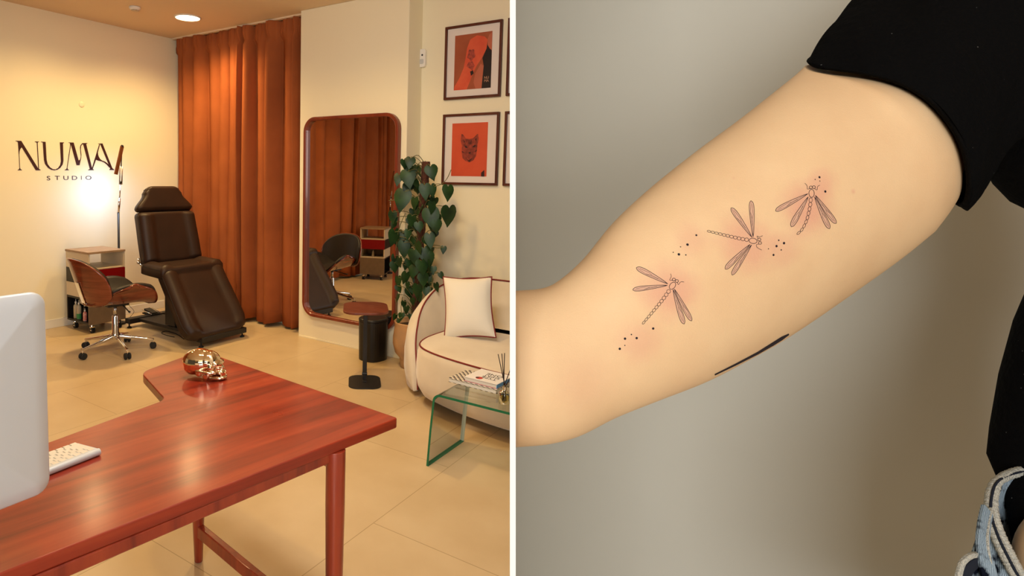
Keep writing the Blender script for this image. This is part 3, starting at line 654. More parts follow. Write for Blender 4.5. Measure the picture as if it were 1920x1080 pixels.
big = [(770, 297, 20, -.2), (757, 300, 17, .3), (764, 322, 32, 0), (748, 328, 22, -.3), (807, 313, 24, .1), (808, 348, 22, .1), (796, 348, 27, .1), (757, 360, 38, -.1), (778, 372, 22, 0),
       (810, 380, 20, 0), (806, 394, 36, 0), (840, 350, 26, .1), (842, 390, 34, .2), (772, 405, 20, 0), (784, 418, 18, .1), (765, 432, 18, 0), (817, 415, 22, 0), (736, 398, 22, -.2), (740, 435, 28, -.2),
       (757, 455, 30, -.1), (782, 455, 24, .1), (805, 440, 26, .1), (795, 466, 28, .1), (803, 475, 24, .2), (776, 470, 26, 0), (749, 484, 18, .1), (766, 487, 20, .3), (790, 490, 26, 0), (802, 490, 26, 0), (813, 501, 14, .1),
       (762, 512, 22, 0), (777, 500, 22, -.2), (793, 515, 22, 0), (806, 520, 16, 0), (783, 535, 26, 0), (800, 540, 18, 0), (825, 512, 13, .4), (817, 532, 16, .2), (764, 530, 13, -.2), (747, 552, 16, -.3), (785, 550, 18, 0), (832, 463, 13, 0),
       (757, 565, 14, -.1), (773, 560, 13, .2), (742, 590, 12, -.1), (753, 588, 13, .1), (762, 575, 15, .2), (748, 598, 10, 0), (771, 590, 12, 0)]
for x, y, s_, sd in big: putleaf(x, y, s_ * S1 * 1.02, side=sd, y=4.0 + r.uniform(-.04, .05))
for i in range(85):
    k = r.random(); yy = 300 + 250 * k; wd = 26 + 26 * math.sin(min(1, k * 1.2) * PI * .8)
    putleaf(783 - 10 * k + r.uniform(-wd, wd) * .8, yy, r.uniform(13, 22) * S1, y=4.08 + r.uniform(-.02, .12), side=r.uniform(-.4, .4), down=r.uniform(.6, 1.1))
for P_ in ([(846, 318), (838, 335), (828, 345), (815, 350)], [(832, 463), (820, 465), (808, 462)], [(825, 512), (815, 512), (806, 510)], [(729, 376), (740, 375), (750, 370)], [(741, 560), (744, 575), (743, 592)], [(755, 556), (752, 575), (753, 590)], [(760, 400), (748, 430), (742, 470)], [(812, 505), (810, 530), (803, 555), (790, 575)]):
    stems.tube(catmull([at(x, y, 1, 4.0) for x, y in P_], 6), .003, 5)
MB_ = leaf.build('foliage', M['leaf'], t, smooth=True)
stems.build('stems', M['stemm'], t, smooth=True)

# ------------------------------------------------------------------ sofa
t = thing('sofa', 'cream velour curved sofa with burgundy piping below the framed pictures', 'sofa', (-1.4, 3.8, 0))
SZ = .405
# seat plan outline (counter-clockwise), rounded left end
plan = [(-2.20, 3.86), (-2.20, 3.62), (-2.13, 3.43), (-1.96, 3.315), (-1.65, 3.235), (-1.3, 3.20), (-.6, 3.20), (-.15, 3.3), (.02, 3.6), (.02, 4.05), (-.2, 4.25), (-1.2, 4.28), (-2.05, 4.23), (-2.17, 4.06)]
pl = catmull([Vector((x, y, 0)) for x, y in plan] + [Vector((plan[0][0], plan[0][1], 0))], 8)[:-1]
pc_ = Vector((-1.15, 3.75, 0))
def planring(k, z): 
    out = []
    for i, p in enumerate(pl):
        tg = pl[(i + 1) % len(pl)] - pl[i - 1]; n_ = Vector((tg.y, -tg.x, 0)).normalized(); out.append(Vector((p.x, p.y, z)) + n_ * k)
    return out
prof = [(-.14, .045), (-.09, .05), (-.045, .075), (-.012, .13), (.0, .20), (.0, .28), (-.006, .35), (-.016, .390), (-.026, SZ - .004), (-.05, SZ + .006), (-.12, SZ + .014), (-.22, SZ + .018)]
sb = MB().loft([planring(k, z) for k, z in prof]); sb.build('seat', M['sofa'], t, smooth=True)
MB().tube(planring(-.020, SZ - .006) + [planring(-.020, SZ - .006)[0]], .0055, 8, cap=False).build('seat_piping', M['piping'], t, smooth=True)
bp_ = [(-2.20, 3.54), (-2.30, 3.63), (-2.365, 3.75), (-2.39, 3.90), (-2.37, 4.08), (-2.26, 4.25), (-2.05, 4.34), (-1.6, 4.345), (-.9, 4.345), (-.3, 4.33), (.0, 4.2), (.1, 3.95), (.08, 3.65)]
bpth = catmull([Vector((x, y, 0)) for x, y in bp_], 10); NB = len(bpth) - 1
lens = [0]
for i in range(NB): lens.append(lens[-1] + (bpth[i + 1] - bpth[i]).length)
def hgt(l):
    k = min(1, l / .98); k2 = min(1, (lens[-1] - l) / .8)
    return .03 + (SOFAH - .03) * (max(0, 1 - (1 - k) ** 2.1)) ** .62 * (max(0, 1 - (1 - k2) ** 2.1)) ** .62
SOFAH = .745
rings = []; pip = []
for i, p in enumerate(bpth):
    tg = (bpth[min(i + 1, NB)] - bpth[max(i - 1, 0)]).normalized(); n_ = Vector((-tg.y, tg.x, 0))     # points outward? path runs clockwise seen from above
    outw = n_ if n_.dot(p - pc_) > 0 else -n_
    h = max(hgt(lens[i]), .05); th = .052 * min(1, .35 + lens[i] / .35); fb = .11 * min(1, lens[i] / .3) + .07 * min(1, max(0, (lens[i] - .75) / .4))
    z0 = .04
    pr = [(-th * .75 - fb, z0), (-th - fb, min(z0 + .25 * (h - z0), .3)), (-th - fb * .55, z0 + .62 * (h - z0)), (-th - fb * .12, z0 + .88 * (h - z0)), (-th * .92, h - .012), (-th * .7, h), (-th * .2, h - .006), (th * .3, h - .03 * min(1, h * 2)), (th * .7, h - .10 * min(1, h)), (th, z0 + .6 * (h - z0)), (th, z0 + .3 * (h - z0)), (th * .6, z0)]
    rings.append([p + outw * a + Vector((0, 0, z)) for a, z in pr]); pip.append(p + outw * (-th * .80) + Vector((0, 0, h + .002)))
MB().loft(rings).build('backrest', M['sofa'], t, smooth=True)
MB().tube([pip[0] - Vector((0, 0, pip[0].z - .05))] + pip, .0058, 8).build('back_piping', M['piping'], t, smooth=True)
for x, y in ((-2.0, 3.55), (-.2, 3.6), (-2.0, 4.1), (-.2, 4.1)): MB().lathe([(.03, 0), (.03, .05)], (x, y, 0), 14).build('foot', M['black_plastic'], t)

# ------------------------------------------------------------------ pillow
def pillow(label, corners, thick):
    TL, TR, BR, BL = [Vector(c) for c in corners]; c = (TL + TR + BR + BL) / 4
    t = thing('throw_pillow', label, 'pillow', (c.x, c.y, min(BL.z, BR.z)))
    n = (TR - TL).cross(BL - TL).normalized()
    if n.dot(CP - c) < 0: n = -n
    N = 22; fr_, bk = [], []
    def P(u, v, sg):
        # concave edges between pointed corners
        pu = u + (u - .5) * -.10 * math.sin(PI * v) * 1.0; pv = v + (v - .5) * -.08 * math.sin(PI * u)
        q = TL * (1 - pu) * (1 - pv) + TR * pu * (1 - pv) + BL * (1 - pu) * pv + BR * pu * pv
        b = (max(0, 1 - abs(2 * u - 1) ** 2.6) * max(0, 1 - abs(2 * v - 1) ** 2.6)) ** .55
        return q + n * (sg * thick / 2 * b)
    b = MB()
    for sg in (1, -1): b.loft([[P(i / N, j / N, sg) for i in range(N + 1)] for j in range(N + 1)], closed=False, cap=False)
    b.build('cover', M['pillow'], t, smooth=True)
    ed = [P(i / N, 0, 0) for i in range(N)] + [P(1, j / N, 0) for j in range(N)] + [P(1 - i / N, 1, 0) for i in range(N)] + [P(0, 1 - j / N, 0) for j in range(N + 1)]
    MB().tube(ed, .0052, 7, cap=False).build('piping', M['piping'], t, smooth=True)
pillow('square off-white throw pillow with burgundy piping leaning on the sofa arm', [at(831, 519, 1, 3.88), at(922, 519, 1, 3.92), at(930, 633, 1, 3.76), at(833, 636, 1, 3.70)], .16)

# ------------------------------------------------------------------ glass coffee table
GT = .398; X0, X1, Y0, Y1 = -1.605, -.62, 2.705, 3.10; g = .012
M['pale_edge'] = mat('pale_glass_edge', S(190, 196, 170), .2)
t = thing('glass_table', 'low bent clear glass coffee table in front of the sofa', 'table', ((X0 + X1) / 2, (Y0 + Y1) / 2, 0))
prof = [(X0, 0), (X0 + .014, GT * .5), (X0 + .028, GT - .045)] + [(X0 + .028 + .045 - .045 * math.cos(a), GT - .045 + .045 * math.sin(a)) for a in [PI / 2 * k / 8 for k in range(1, 9)]] + [(X1 - .045 + .045 * math.sin(a), GT - .045 + .045 * math.cos(a)) for a in [PI / 2 * k / 8 for k in range(0, 9)]] + [(X1, 0)]
def off(pr, d):
    out = []
    for i, p in enumerate(pr):
        a = pr[max(i - 1, 0)]; b = pr[min(i + 1, len(pr) - 1)]; tx, tz = b[0] - a[0], b[1] - a[1]; l = math.hypot(tx, tz); out.append((p[0] + tz / l * d, p[1] - tx / l * d))
    return out
ins = off(prof, g)
e_ = .0012
def sheet_rings(p, y0, y1): return [[(x, y0, z) for x, z in p], [(x, y1, z) for x, z in p]]
MB().loft(sheet_rings(prof, Y0 + e_, Y1 - e_), closed=False, cap=False).build('glass_sheet', M['glass'], t, smooth=True)
for ya, yb_, em in ((Y0, Y0 + e_, 'glass_edge'), (Y1 - e_, Y1, 'pale_edge')):
    rg_ = []
    for (a, b) in zip(prof, ins): rg_.append([(a[0], ya, a[1]), (b[0], ya, b[1]), (b[0], yb_, b[1]), (a[0], yb_, a[1])])
    MB().loft(rg_).build('polished_edge', M[em], t)
MB().box(X0, X0 + g, Y0 + e_, Y1 - e_, 0, .003).build('foot_edge', M['glass_edge'], t)

# ------------------------------------------------------------------ books on the glass table
def check_mat():
    m = mat('checkered_cover', S(236, 226, 205), .5)
    tc = nd(m, 'ShaderNodeTexCoord'); ck = nd(m, 'ShaderNodeTexChecker'); ck.inputs['Scale'].default_value = 62; ck.inputs['Color1'].default_value = S(236, 226, 205); ck.inputs['Color2'].default_value = S(45, 18, 16)
    lk(m, tc.outputs['Object'], ck.inputs['Vector']); lk(m, ck.outputs['Color'], bsdf(m).inputs['Base Color']); return m
def book(nm, label, c, w, d, h, rz, cov, edge='paper', spine=None):
    t = thing(nm, label, 'book', c, rz, 'books on the glass table')
    kw = dict(world=False)
    MB().box(-w / 2 + .003, w / 2 - .003, -d / 2 + .003, d / 2 - .003, .002, h - .002).build('pages', M['paper'], t, **kw)
    MB().box(-w / 2, w / 2, -d / 2, d / 2, h - .0025, h).box(-w / 2, w / 2, -d / 2, d / 2, 0, .0025).build('cover', cov, t, bevel=.0006, **kw)
    if spine: MB().box(w / 2 - .003, w / 2, -d / 2, d / 2, .0025, h - .0025).build('spine', spine, t, **kw)
    return t
bk1 = book('book', 'checkered brown and cream book under the white book', (-1.452, 3.003, GT + .0005), .290, .195, .022, math.radians(-3), check_mat())
bk2 = book('book', 'white book with black lettering lying on the checkered book', (-1.405, 3.003, GT + .023), .195, .185, .026, math.radians(-3), M['white_cover'], spine=mat('pale_blue_spine', S(70, 150, 215), .4))
MB().box(-.0977, .0977, -.0927, .0927, .0030, .0042).build('red_page_line', M['print_red'], bk2, world=False)
lines = [('TYPE', -.052, .040), ('SHIRT', -.016, .036), ('ONE', .022, .046)]
b = MB()
for s_, yy, sz in lines:
    v, f = text_mesh(s_, sz); my = sum(p.y for p in v) / len(v)
    q = [Vector((-(p.x * 1.0) + .015 + .006 * math.sin(p.y * 60), (-(p.y - my)) * 1.0 + (.010 + yy * .9) * 1.0, .0266)) for p in v]
    b.add(q, f)
b.build('cover_lettering', M['print_black'], bk2, world=False, solid=.0004)
MB().lathe([(.0001, .0264), (.019, .0264), (.019, .0268), (.0001, .0268)], (-.025, -.060, 0), 24).build('printed_ball', M['print_red'], bk2, world=False)
MB().lathe([(.0001, .0269), (.010, .0269), (.010, .0271), (.0001, .0271)], (-.036, -.060, 0), 20).build('printed_shade', M['print_black'], bk2, world=False)

# ------------------------------------------------------------------ reed diffuser
dc = atz(946, 756, GT + .001); t = thing('reed_diffuser', 'clear glass reed diffuser with dark reeds on the glass table', 'diffuser', dc)
MB().lathe([(.026, 0), (.030, .003), (.030, .055), (.022, .064), (.011, .068), (.011, .088), (.013, .092)], dc, 28, cap=False).build('bottle', M['bottle_glass'], t, smooth=True)
MB().lathe([(.0001, .004), (.0275, .004), (.0275, .040), (.0001, .040)], dc, 24).build('liquid', M['amber'], t, smooth=True)
MB().lathe([(.0125, .070), (.0125, .086)], dc, 20, cap=False).build('metal_collar', M['chrome'], t, smooth=True)
for tx, ty in ((934, 664), (941, 663), (946, 662), (958, 690), (972, 684)):
    tp = atd(tx, ty, (W @ (dc + Vector((0, 0, .1)) - CP)).z); bt_ = dc + Vector((rnd.uniform(-.012, .012), rnd.uniform(-.012, .012), .008)); nk = dc + Vector((rnd.uniform(-.006, .006), rnd.uniform(-.006, .006), .086))
    MB().tube([bt_, nk, tp], .0021, 6).build('reed', M['reed'], t, smooth=True)
bx = thing('small_box', 'small blue and white box behind the reed diffuser', 'box', dc + Vector((.03, .09, 0)))
MB().box(dc.x - .0, dc.x + .05, dc.y + .07, dc.y + .11, GT + .0005, GT + .05).build('carton', mat('blue_carton', S(80, 160, 220), .4), bx, bevel=.001)
MB().box(dc.x - .001, dc.x + .051, dc.y + .069, dc.y + .111, GT + .05, GT + .058).build('carton_lid', M['white_plastic'], bx, bevel=.001)

# ------------------------------------------------------------------ motion sensor
c = at(794, 110, 1, YP); t = thing('motion_sensor', 'small white motion sensor on the wall left of the upper picture', 'sensor', (c.x, YP, c.z))
MB().prism(rrect(.066, .146, .018, 5), 0, .03).xf(Matrix.Translation((c.x, YP, c.z)) @ Matrix.Rotation(PI / 2, 4, 'X')).build('housing', M['white_plastic'], t, bevel=.005, bseg=3)
MB().lathe([(.0001, 0), (.008, 0), (.008, .003), (.0001, .003)], n=18).xf(Matrix.Translation((c.x + .006, YP - .0285, c.z + .024)) @ Matrix.Rotation(PI / 2, 4, 'X')).build('lens', M['black_plastic'], t)
MB().prism(rrect(.040, .040, .012, 5), 0, .003).xf(Matrix.Translation((c.x, YP - .0285, c.z - .028)) @ Matrix.Rotation(PI / 2, 4, 'X')).build('window_lens', mat('grey_lens', S(196, 194, 190), .6), t)

# ------------------------------------------------------------------ framed pictures
fy0, fy1 = YP, YP - .024
def frame(label, x0, x1, z0, z1):
    t = thing('framed_picture', label, 'picture', ((x0 + x1) / 2, YP, z0), group='walnut framed pictures')
    w = .019
    MB().box(x0, x1, fy1, fy0, z1 - w, z1).box(x0, x1, fy1, fy0, z0, z0 + w).box(x0, x0 + w, fy1, fy0, z0 + w, z1 - w).box(x1 - w, x1, fy1, fy0, z0 + w, z1 - w).build('frame', M['walnut_frame'], t, bevel=.0015)
    MB().box(x0 + w, x1 - w, fy0 - .010, fy0 - .004, z0 + w, z1 - w).build('mat_board', M['matboard'], t)
    return t
def printmat(nm, col, var, vs=14): return mat(nm, col, .5, var=var, vscale=vs)

def picture_canvas(t, x0, x1, z0, z1, shapes, bgm):
    yb = YP - .0105
    MB().box(x0, x1, yb - .001, yb, z0, z1).build('print', bgm, t)
    k = 1
    for nm, m, pts in shapes:
        p3 = [Vector((x0 + (x1 - x0) * u, yb - .001 - .00025 * k, z1 - (z1 - z0) * v)) for u, v in pts]
        q = plate(p3, Vector((0, -1, 0)), .0001); q.build(nm, m, t); k += 1
FX = [(-2.546, -2.054), (-2.008, -1.516)]
t1 = frame('upper left framed picture, a red toned tattooed arm beside black cloth', FX[0][0], FX[0][1], 2.137, 2.712)
bg = mat('print_brown_background', S(150, 70, 42), .5, var=S(170, 90, 58), vscale=4)
skinr = printmat('print_red_skin', S(205, 74, 48), S(220, 96, 62), 9); skin2 = printmat('print_dull_skin', S(178, 92, 66), S(190, 104, 76), 9)
arm_ = [(0, 1), (.02, .93), (.15, .78), (.26, .60), (.30, .45), (.34, .25), (.42, .10), (.60, .04), (.80, .08), (.88, .14), (.86, .30), (.74, .46), (.62, .58), (.52, .72), (.42, .90), (.36, 1)]
oth = [(.60, 1), (.54, .88), (.58, .72), (.72, .56), (.80, .60), (.78, .80), (.76, 1)]
blk = [(.76, 1), (.78, .80), (.80, .60), (.76, .46), (.86, .30), (.90, .10), (1, .05), (1, .32), (.995, .36), (1, .40), (1, 1)]
hnd = [(.88, .14), (.92, .06), (1, .02), (1, .34), (.94, .30), (.89, .24)]
shapes = [('print_arm', skinr, arm_), ('print_second_arm', skin2, oth), ('print_black_cloth', M['print_black'], blk), ('print_hand', skin2, hnd)]
tatt = mat('print_grey_ink', S(120, 48, 40), .6, var=S(190, 80, 58), vscale=60)
cc = [(.46 + .10 * math.cos(a) * (1 + .15 * math.sin(5 * a)), .38 + .10 * math.sin(a) * (1 + .15 * math.sin(5 * a))) for a in [2 * PI * k / 30 for k in range(30)]]
shapes.append(('print_tattoo', tatt, cc))
shapes.append(('print_tattoo', tatt, [(.40, .50), (.50, .50), (.56, .58), (.50, .66), (.42, .62), (.34, .58)]))
shapes.append(('print_tattoo', M['print_black'], [(.44, .68), (.52, .66), (.54, .72), (.47, .76)]))
picture_canvas(t1, -2.460, -2.138, 2.209, 2.636, shapes, bg)
wi = mat('pale_print_lettering', S(200, 150, 120), .6)
for txt, zz in (('NU', 2.287), ('MA', 2.263)):
    v, f = text_mesh(txt, .028); MB().add([(p.x - 2.175, YP - .0135, p.y + zz - .008) for p in v], f).build('print_lettering', wi, t1, solid=.0002)
t2 = frame('lower left framed picture, a grey cat head on red toned skin', FX[0][0], FX[0][1], 1.458, 2.021)
catm = mat('print_cat_fur', S(96, 36, 26), .6, var=S(168, 66, 44), vscale=40, detail=8)
cat_ = [(.27, .20), (.31, .21), (.40, .29), (.50, .30), (.60, .29), (.70, .22), (.74, .21), (.76, .32), (.73, .40), (.72, .52), (.70, .62), (.63, .70), (.52, .74), (.40, .71), (.32, .66), (.29, .55), (.29, .42), (.25, .32)]
dk = mat('print_cat_marks', S(52, 18, 14), .6)
shp = [('print_cat_head', catm, cat_)]
for e in ([(.36, .42), (.43, .43), (.46, .47), (.40, .47)], [(.58, .46), (.63, .42), (.69, .41), (.65, .46)], [(.48, .55), (.56, .54), (.53, .59)], [(.33, .30), (.38, .36), (.35, .37)], [(.66, .31), (.70, .28), (.70, .36)],
          [(.40, .66), (.50, .70), (.62, .65), (.52, .73)], [(.48, .32), (.50, .32), (.51, .40), (.49, .40)], [(.54, .32), (.56, .32), (.55, .40), (.53, .40)], [(.30, .52), (.38, .56), (.31, .55)], [(.72, .50), (.64, .55), (.71, .53)], [(.86, .93), (.94, .88), (.95, 1), (.86, 1)]):
    shp.append(('print_cat_mark', dk, e))
picture_canvas(t2, -2.463, -2.150, 1.527, 1.947, shp, mat('print_red_ground', S(196, 72, 42), .5, var=S(210, 84, 50), vscale=5))
t3 = frame('upper framed picture cut off by the white partition', FX[1][0], FX[1][1], 2.137, 2.712)
picture_canvas(t3, -1.922, -1.60, 2.209, 2.636, [], mat('print_plain_ground', S(190, 80, 50), .5, var=S(150, 60, 40), vscale=5))
t4 = frame('lower framed picture cut off by the white partition', FX[1][0], FX[1][1], 1.458, 2.021)
picture_canvas(t4, -1.922, -1.60, 1.527, 1.947, [], mat('print_plain_ground', S(196, 84, 52), .5, var=S(160, 60, 40), vscale=5))

# ------------------------------------------------------------------ desk
DZ = .75; DT = .032
t = thing('desk', 'long angled varnished cherry wood desk in the foreground', 'desk', (-1.35, .9, 0), math.radians(-8))
def rounded(poly, rad, n=5):
    out = []
    for i, p in enumerate(poly):
        p = Vector((p[0], p[1])); a = Vector(poly[i - 1][:2]); b = Vector(poly[(i + 1) % len(poly)][:2]); r_ = rad[i] if isinstance(rad, list) else rad
        u = (a - p).normalized() * r_; v = (b - p).normalized() * r_
        for k in range(n + 1):
            t_ = k / n; q = (p + u) * (1 - t_) ** 2 + p * 2 * t_ * (1 - t_) + (p + v) * t_ * t_; out.append((q.x, q.y))
    return out
dk_poly = [(-1.043, 1.578), (-2.125, 1.672), (-2.060, 1.338), (-1.742, 1.222), (-1.705, .80), (-1.675, .40), (-1.72, -.10), (-1.80, -.55), (-1.36, -.62), (-1.262, -.10), (-1.204, .483)]
dp = rounded(dk_poly, [.012, .05, .05, .03, .15, .1, .15, .03, .03, .1, .1])
MB().prism(dp, DZ - DT, DZ).build('desktop', M['desk'], t, bevel=.004, bseg=3)
kw = {}
for (x, y) in ((-1.095, 1.335), (-1.885, 1.465), (-1.335, -.50), (-1.74, -.45)):
    MB().lathe([(.014, 0), (.016, .003), (.024, .22), (.0285, .55), (.0285, DZ - DT)], (x, y, 0), 28).build('leg', M['desk_leg'], t, smooth=True, auto=70, bevel=.001)
def bar(p, q, w, h, z, nm):
    p = Vector((p[0], p[1], 0)); q = Vector((q[0], q[1], 0)); d = (q - p).normalized(); s_ = Vector((-d.y, d.x, 0)) * w / 2
    MB().loft([[c + s_ * a + Vector((0, 0, z + b)) for a, b in ((-1, 0), (1, 0), (1, h), (-1, h))] for c in (p, q)]).build(nm, M['desk_leg'], t, bevel=.004)
bar((-1.885, 1.465), (-1.095, 1.335), .026, .048, .105, 'stretcher')
bar((-1.335, -.50), (-1.74, -.45), .026, .048, .105, 'stretcher')
bar((-1.885, 1.465), (-1.095, 1.335), .022, .06, DZ - DT - .06, 'apron')
bar((-1.10, 1.335), (-1.335, -.50), .022, .03, DZ - DT - .03, 'apron')

# ------------------------------------------------------------------ golden skull
SK = Vector((-1.818, 1.448, DZ + .0005))
t = thing('skull_ornament', 'shiny gold skull ornament on the far end of the desk', 'ornament', SK)
def skull():
    b = MB(); E = lambda c, r_, rot=None: b.ellipsoid(c, r_, 26, 16, rot)
    Rx = lambda a: Matrix.Rotation(a, 3, 'Y')
    # local: +X = face direction, Z up, length about .16
    E((-.020, 0, .066), (.060, .049, .050)); E((.012, 0, .070), (.042, .041, .041)); E((-.040, 0, .045), (.036, .038, .036))
    E((.046, 0, .064), (.019, .034, .016))                     # brow
    E((.050, 0, .046), (.020, .011, .020))                     # nose bridge
    for s_ in (-1, 1):
        E((.040, .031 * s_, .037), (.017, .010, .009), Rx(.2)); E((.014, .043 * s_, .038), (.030, .0045, .0055), Rx(.10))
        E((.036, .038 * s_, .056), (.008, .005, .013))
        E((.020, .030 * s_, .020), (.012, .006, .022), Rx(.35)); E((.042, .022 * s_, .009), (.030, .007, .008), Rx(-.05))
        E((-.005, .035 * s_, .030), (.012, .009, .014))
    E((.058, 0, .030), (.018, .020, .013)); E((.066, 0, .009), (.013, .018, .009))
    E((.030, 0, .040), (.024, .028, .016))
    for k in range(-3, 4):
        E((.0725 - abs(k) * .0022, k * .0048, .0215), (.0035, .0023, .0055)); E((.0725 - abs(k) * .0022, k * .0046, .0135), (.003, .0021, .004))
    o = b.build('skull_body', M['gold'], t, smooth=True, world=False)
    rm = o.modifiers.new('rm', 'REMESH'); rm.mode = 'VOXEL'; rm.voxel_size = .0013; rm.use_smooth_shade = True
    cut = MB(); 
    for s_ in (-1, 1): cut.ellipsoid((.062, .0165 * s_, .0475), (.020, .0105, .0095), 20, 12)
    cut.ellipsoid((.074, 0, .0345), (.014, .0052, .0085), 16, 10)
    for s_ in (-1, 1): cut.ellipsoid((.040, .048 * s_, .0215), (.020, .012, .0065), 16, 10)
    co = cut.build('cutter', M['gold'], t, smooth=True, world=False)
    bo = o.modifiers.new('bo', 'BOOLEAN'); bo.object = co; bo.operation = 'DIFFERENCE'; bo.solver = 'FAST' if 'FAST' in [e.identifier for e in bo.bl_rna.properties['solver'].enum_items] else 'EXACT'
    sm = o.modifiers.new('sm', 'SMOOTH'); sm.factor = .5; sm.iterations = 6
    bpy.context.view_layer.update(); dg = bpy.context.evaluated_depsgraph_get()
    me = bpy.data.meshes.new_from_object(o.evaluated_get(dg)); o.modifiers.clear(); o.data = me
    bpy.data.objects.remove(co)
    for p in me.polygons: p.use_smooth = True
    zmin = min(v.co.z for v in me.vertices)
    for v in me.vertices: v.co.z -= zmin
    return o
skull(); t.rotation_euler = (0, 0, math.radians(24)); t.scale = (1.08, 1.08, .93)

# ------------------------------------------------------------------ computer on the desk
IX = -1.262
t = thing('desktop_computer', 'silver all in one computer seen from behind on the desk', 'computer', (IX, .33, DZ))
Yr, Yl = .606, .078; ZB, ZT = .842, 1.262
def sh(d, x, r_=.03): return [Vector((x, (Yl + Yr) / 2 + a, (ZB + ZT) / 2 + b)) for a, b in rrect(Yr - Yl - 2 * d, ZT - ZB - 2 * d, max(.004, r_ - d), 8)]
MB().loft([sh(0, IX - .006), sh(0, IX + .000), sh(.004, IX + .004), sh(.03, IX + .010), sh(.09, IX + .024), sh(.16, IX + .034), sh(.2, IX + .037)]).build('rear_shell', M['alu'], t, smooth=True)
MB().loft([sh(.004, IX - .0062), sh(.004, IX - .0075)]).build('screen_glass', M['black_plastic'], t)
MB().lathe([(.0001, 0), (.0055, 0), (.0055, .001), (.0001, .001)], n=18).xf(Matrix.Translation((IX + .0088, Yr - .045, ZB + .035)) @ Matrix.Rotation(PI / 2, 4, 'Y')).build('power_button', M['steel'], t)
MB().loft([[(IX + .03 + .05 * q * q + dx, y, DZ + .008 + .20 * (1 - q)) for dx, y in ((-.003, .27), (-.003, .41), (.003, .41), (.003, .27))] for q in (0, .3, .6, .85, 1)]).box(IX - .09, IX + .09, .27, .41, DZ, DZ + .008).build('stand', M['alu'], t, bevel=.002)

# ------------------------------------------------------------------ keyboard
kx, ky = -1.505, .865
t = thing('keyboard', 'slim white keyboard with silver edge on the desk behind the computer', 'keyboard', (-1.565, .72, DZ), math.radians(3))
kw = dict(world=False)
KW, KL = .118, .282   # depth (X), length (Y)
t.location = (-1.566, .865 - KL / 2 - .004, DZ)
prf = lambda x: .006 + .010 * (x + KW / 2) / KW
MB().loft([[(-KW / 2, y, .002), (KW / 2 - .012, y, .010), (KW / 2 - .012, y, prf(KW / 2) + .001), (-KW / 2, y, .006)] for y in (-KL / 2, KL / 2)]).build('tray', M['alu'], t, bevel=.001, **kw)
MB().tube([(KW / 2 - .009, -KL / 2, .0095), (KW / 2 - .009, KL / 2, .0095)], .0092, 20).build('battery_tube', M['alu'], t, smooth=True, bevel=.001, auto=60, **kw)
rows = [[1] * 14, [1] * 12 + [1.5], [1.5] + [1] * 12, [1.8] + [1] * 10 + [1.8], [2.2] + [1] * 9 + [2.2], [1, 1, 1, 1.2, 4.6, 1.2, 1, 1, 1, 1]]
for ri, rw in enumerate(rows[::-1]):
    tot = sum(rw); x0 = -KW / 2 + .003 + ri * .0163; y = KL / 2 - .004; un = (KL - .008) / tot
    for wk in rw:
        l = wk * un; z = prf(x0)
        if y > -.20: MB().box(x0, x0 + .0140, y - l + .0022, y, z + .0005, z + .0035).build('key', M['key'], t, bevel=.0012, **kw)
        y -= l

# ------------------------------------------------------------------ white partition and the grey backdrop of the tattoo corner
def cpt(px, py, d): return atd(px, py, d)
xm = 961.5; dn = .385; dfar = 1.72
n_pl = (ray(xm, 0).cross(ray(xm, 1080))).normalized()
if n_pl.dot(CR) < 0: n_pl = -n_pl
th = 11 / F * dn * math.cos(math.atan((xm - PX) / F))
def pcol(d, yy): return cpt(xm, yy, d)
def vert(d, z):
    # point of the centre plane at camera depth d and height z
    y0, y1 = -3000, 6000; a, b = pcol(d, y0), pcol(d, y1); k = (z - a.z) / (b.z - a.z); return a.lerp(b, k)
q = [vert(dn, 0), vert(dn, ZC), vert(dfar + .02, ZC), vert(dfar + .02, 0)]
struct(MB().loft([[p - n_pl * th / 2 for p in q], [p + n_pl * th / 2 for p in q]]).build('border_divider', M['divider']))  # panel standing in for the white border strip, leaned edge-on to the camera
rc = ray(1443, 540); rc.z = 0; rc.normalize(); rs = Vector((rc.y, -rc.x, 0))
BD = 1.58
def bwall(u, z): return CP + rc * BD + rs * u + Vector((0, 0, z - CH))
uL = None
pL0 = vert(dfar, 1.5) + n_pl * th / 2
# left end of the backdrop meets the partition
lo, hi = -1.5, 0
for _ in range(40):
    mid = (lo + hi) / 2
    if (bwall(mid, 1.5) - vert(1, 1.5)).dot(n_pl) > 0: hi = mid
    else: lo = mid
uL = hi + .004
tl = []
for z in (0, ZC):
    lo, hi = -1.8, .3
    for _ in range(40):
        mid = (lo + hi) / 2
        if (bwall(mid, z) - vert(1, z)).dot(n_pl) > th / 2: hi = mid
        else: lo = mid
    tl.append(hi)
bw = [bwall(tl[0], 0), bwall(2.2, 0), bwall(2.2, ZC), bwall(tl[1], ZC)]
struct(MB().loft([bw, [p + rc * .08 for p in bw]]).build('wall_backdrop', M['backdrop']))

# ------------------------------------------------------------------ the person
person = thing('person', 'person in black short sleeve shirt and jeans holding out one tattooed bare arm', 'person', cpt(2100, 900, .75))
person.location.z = 0
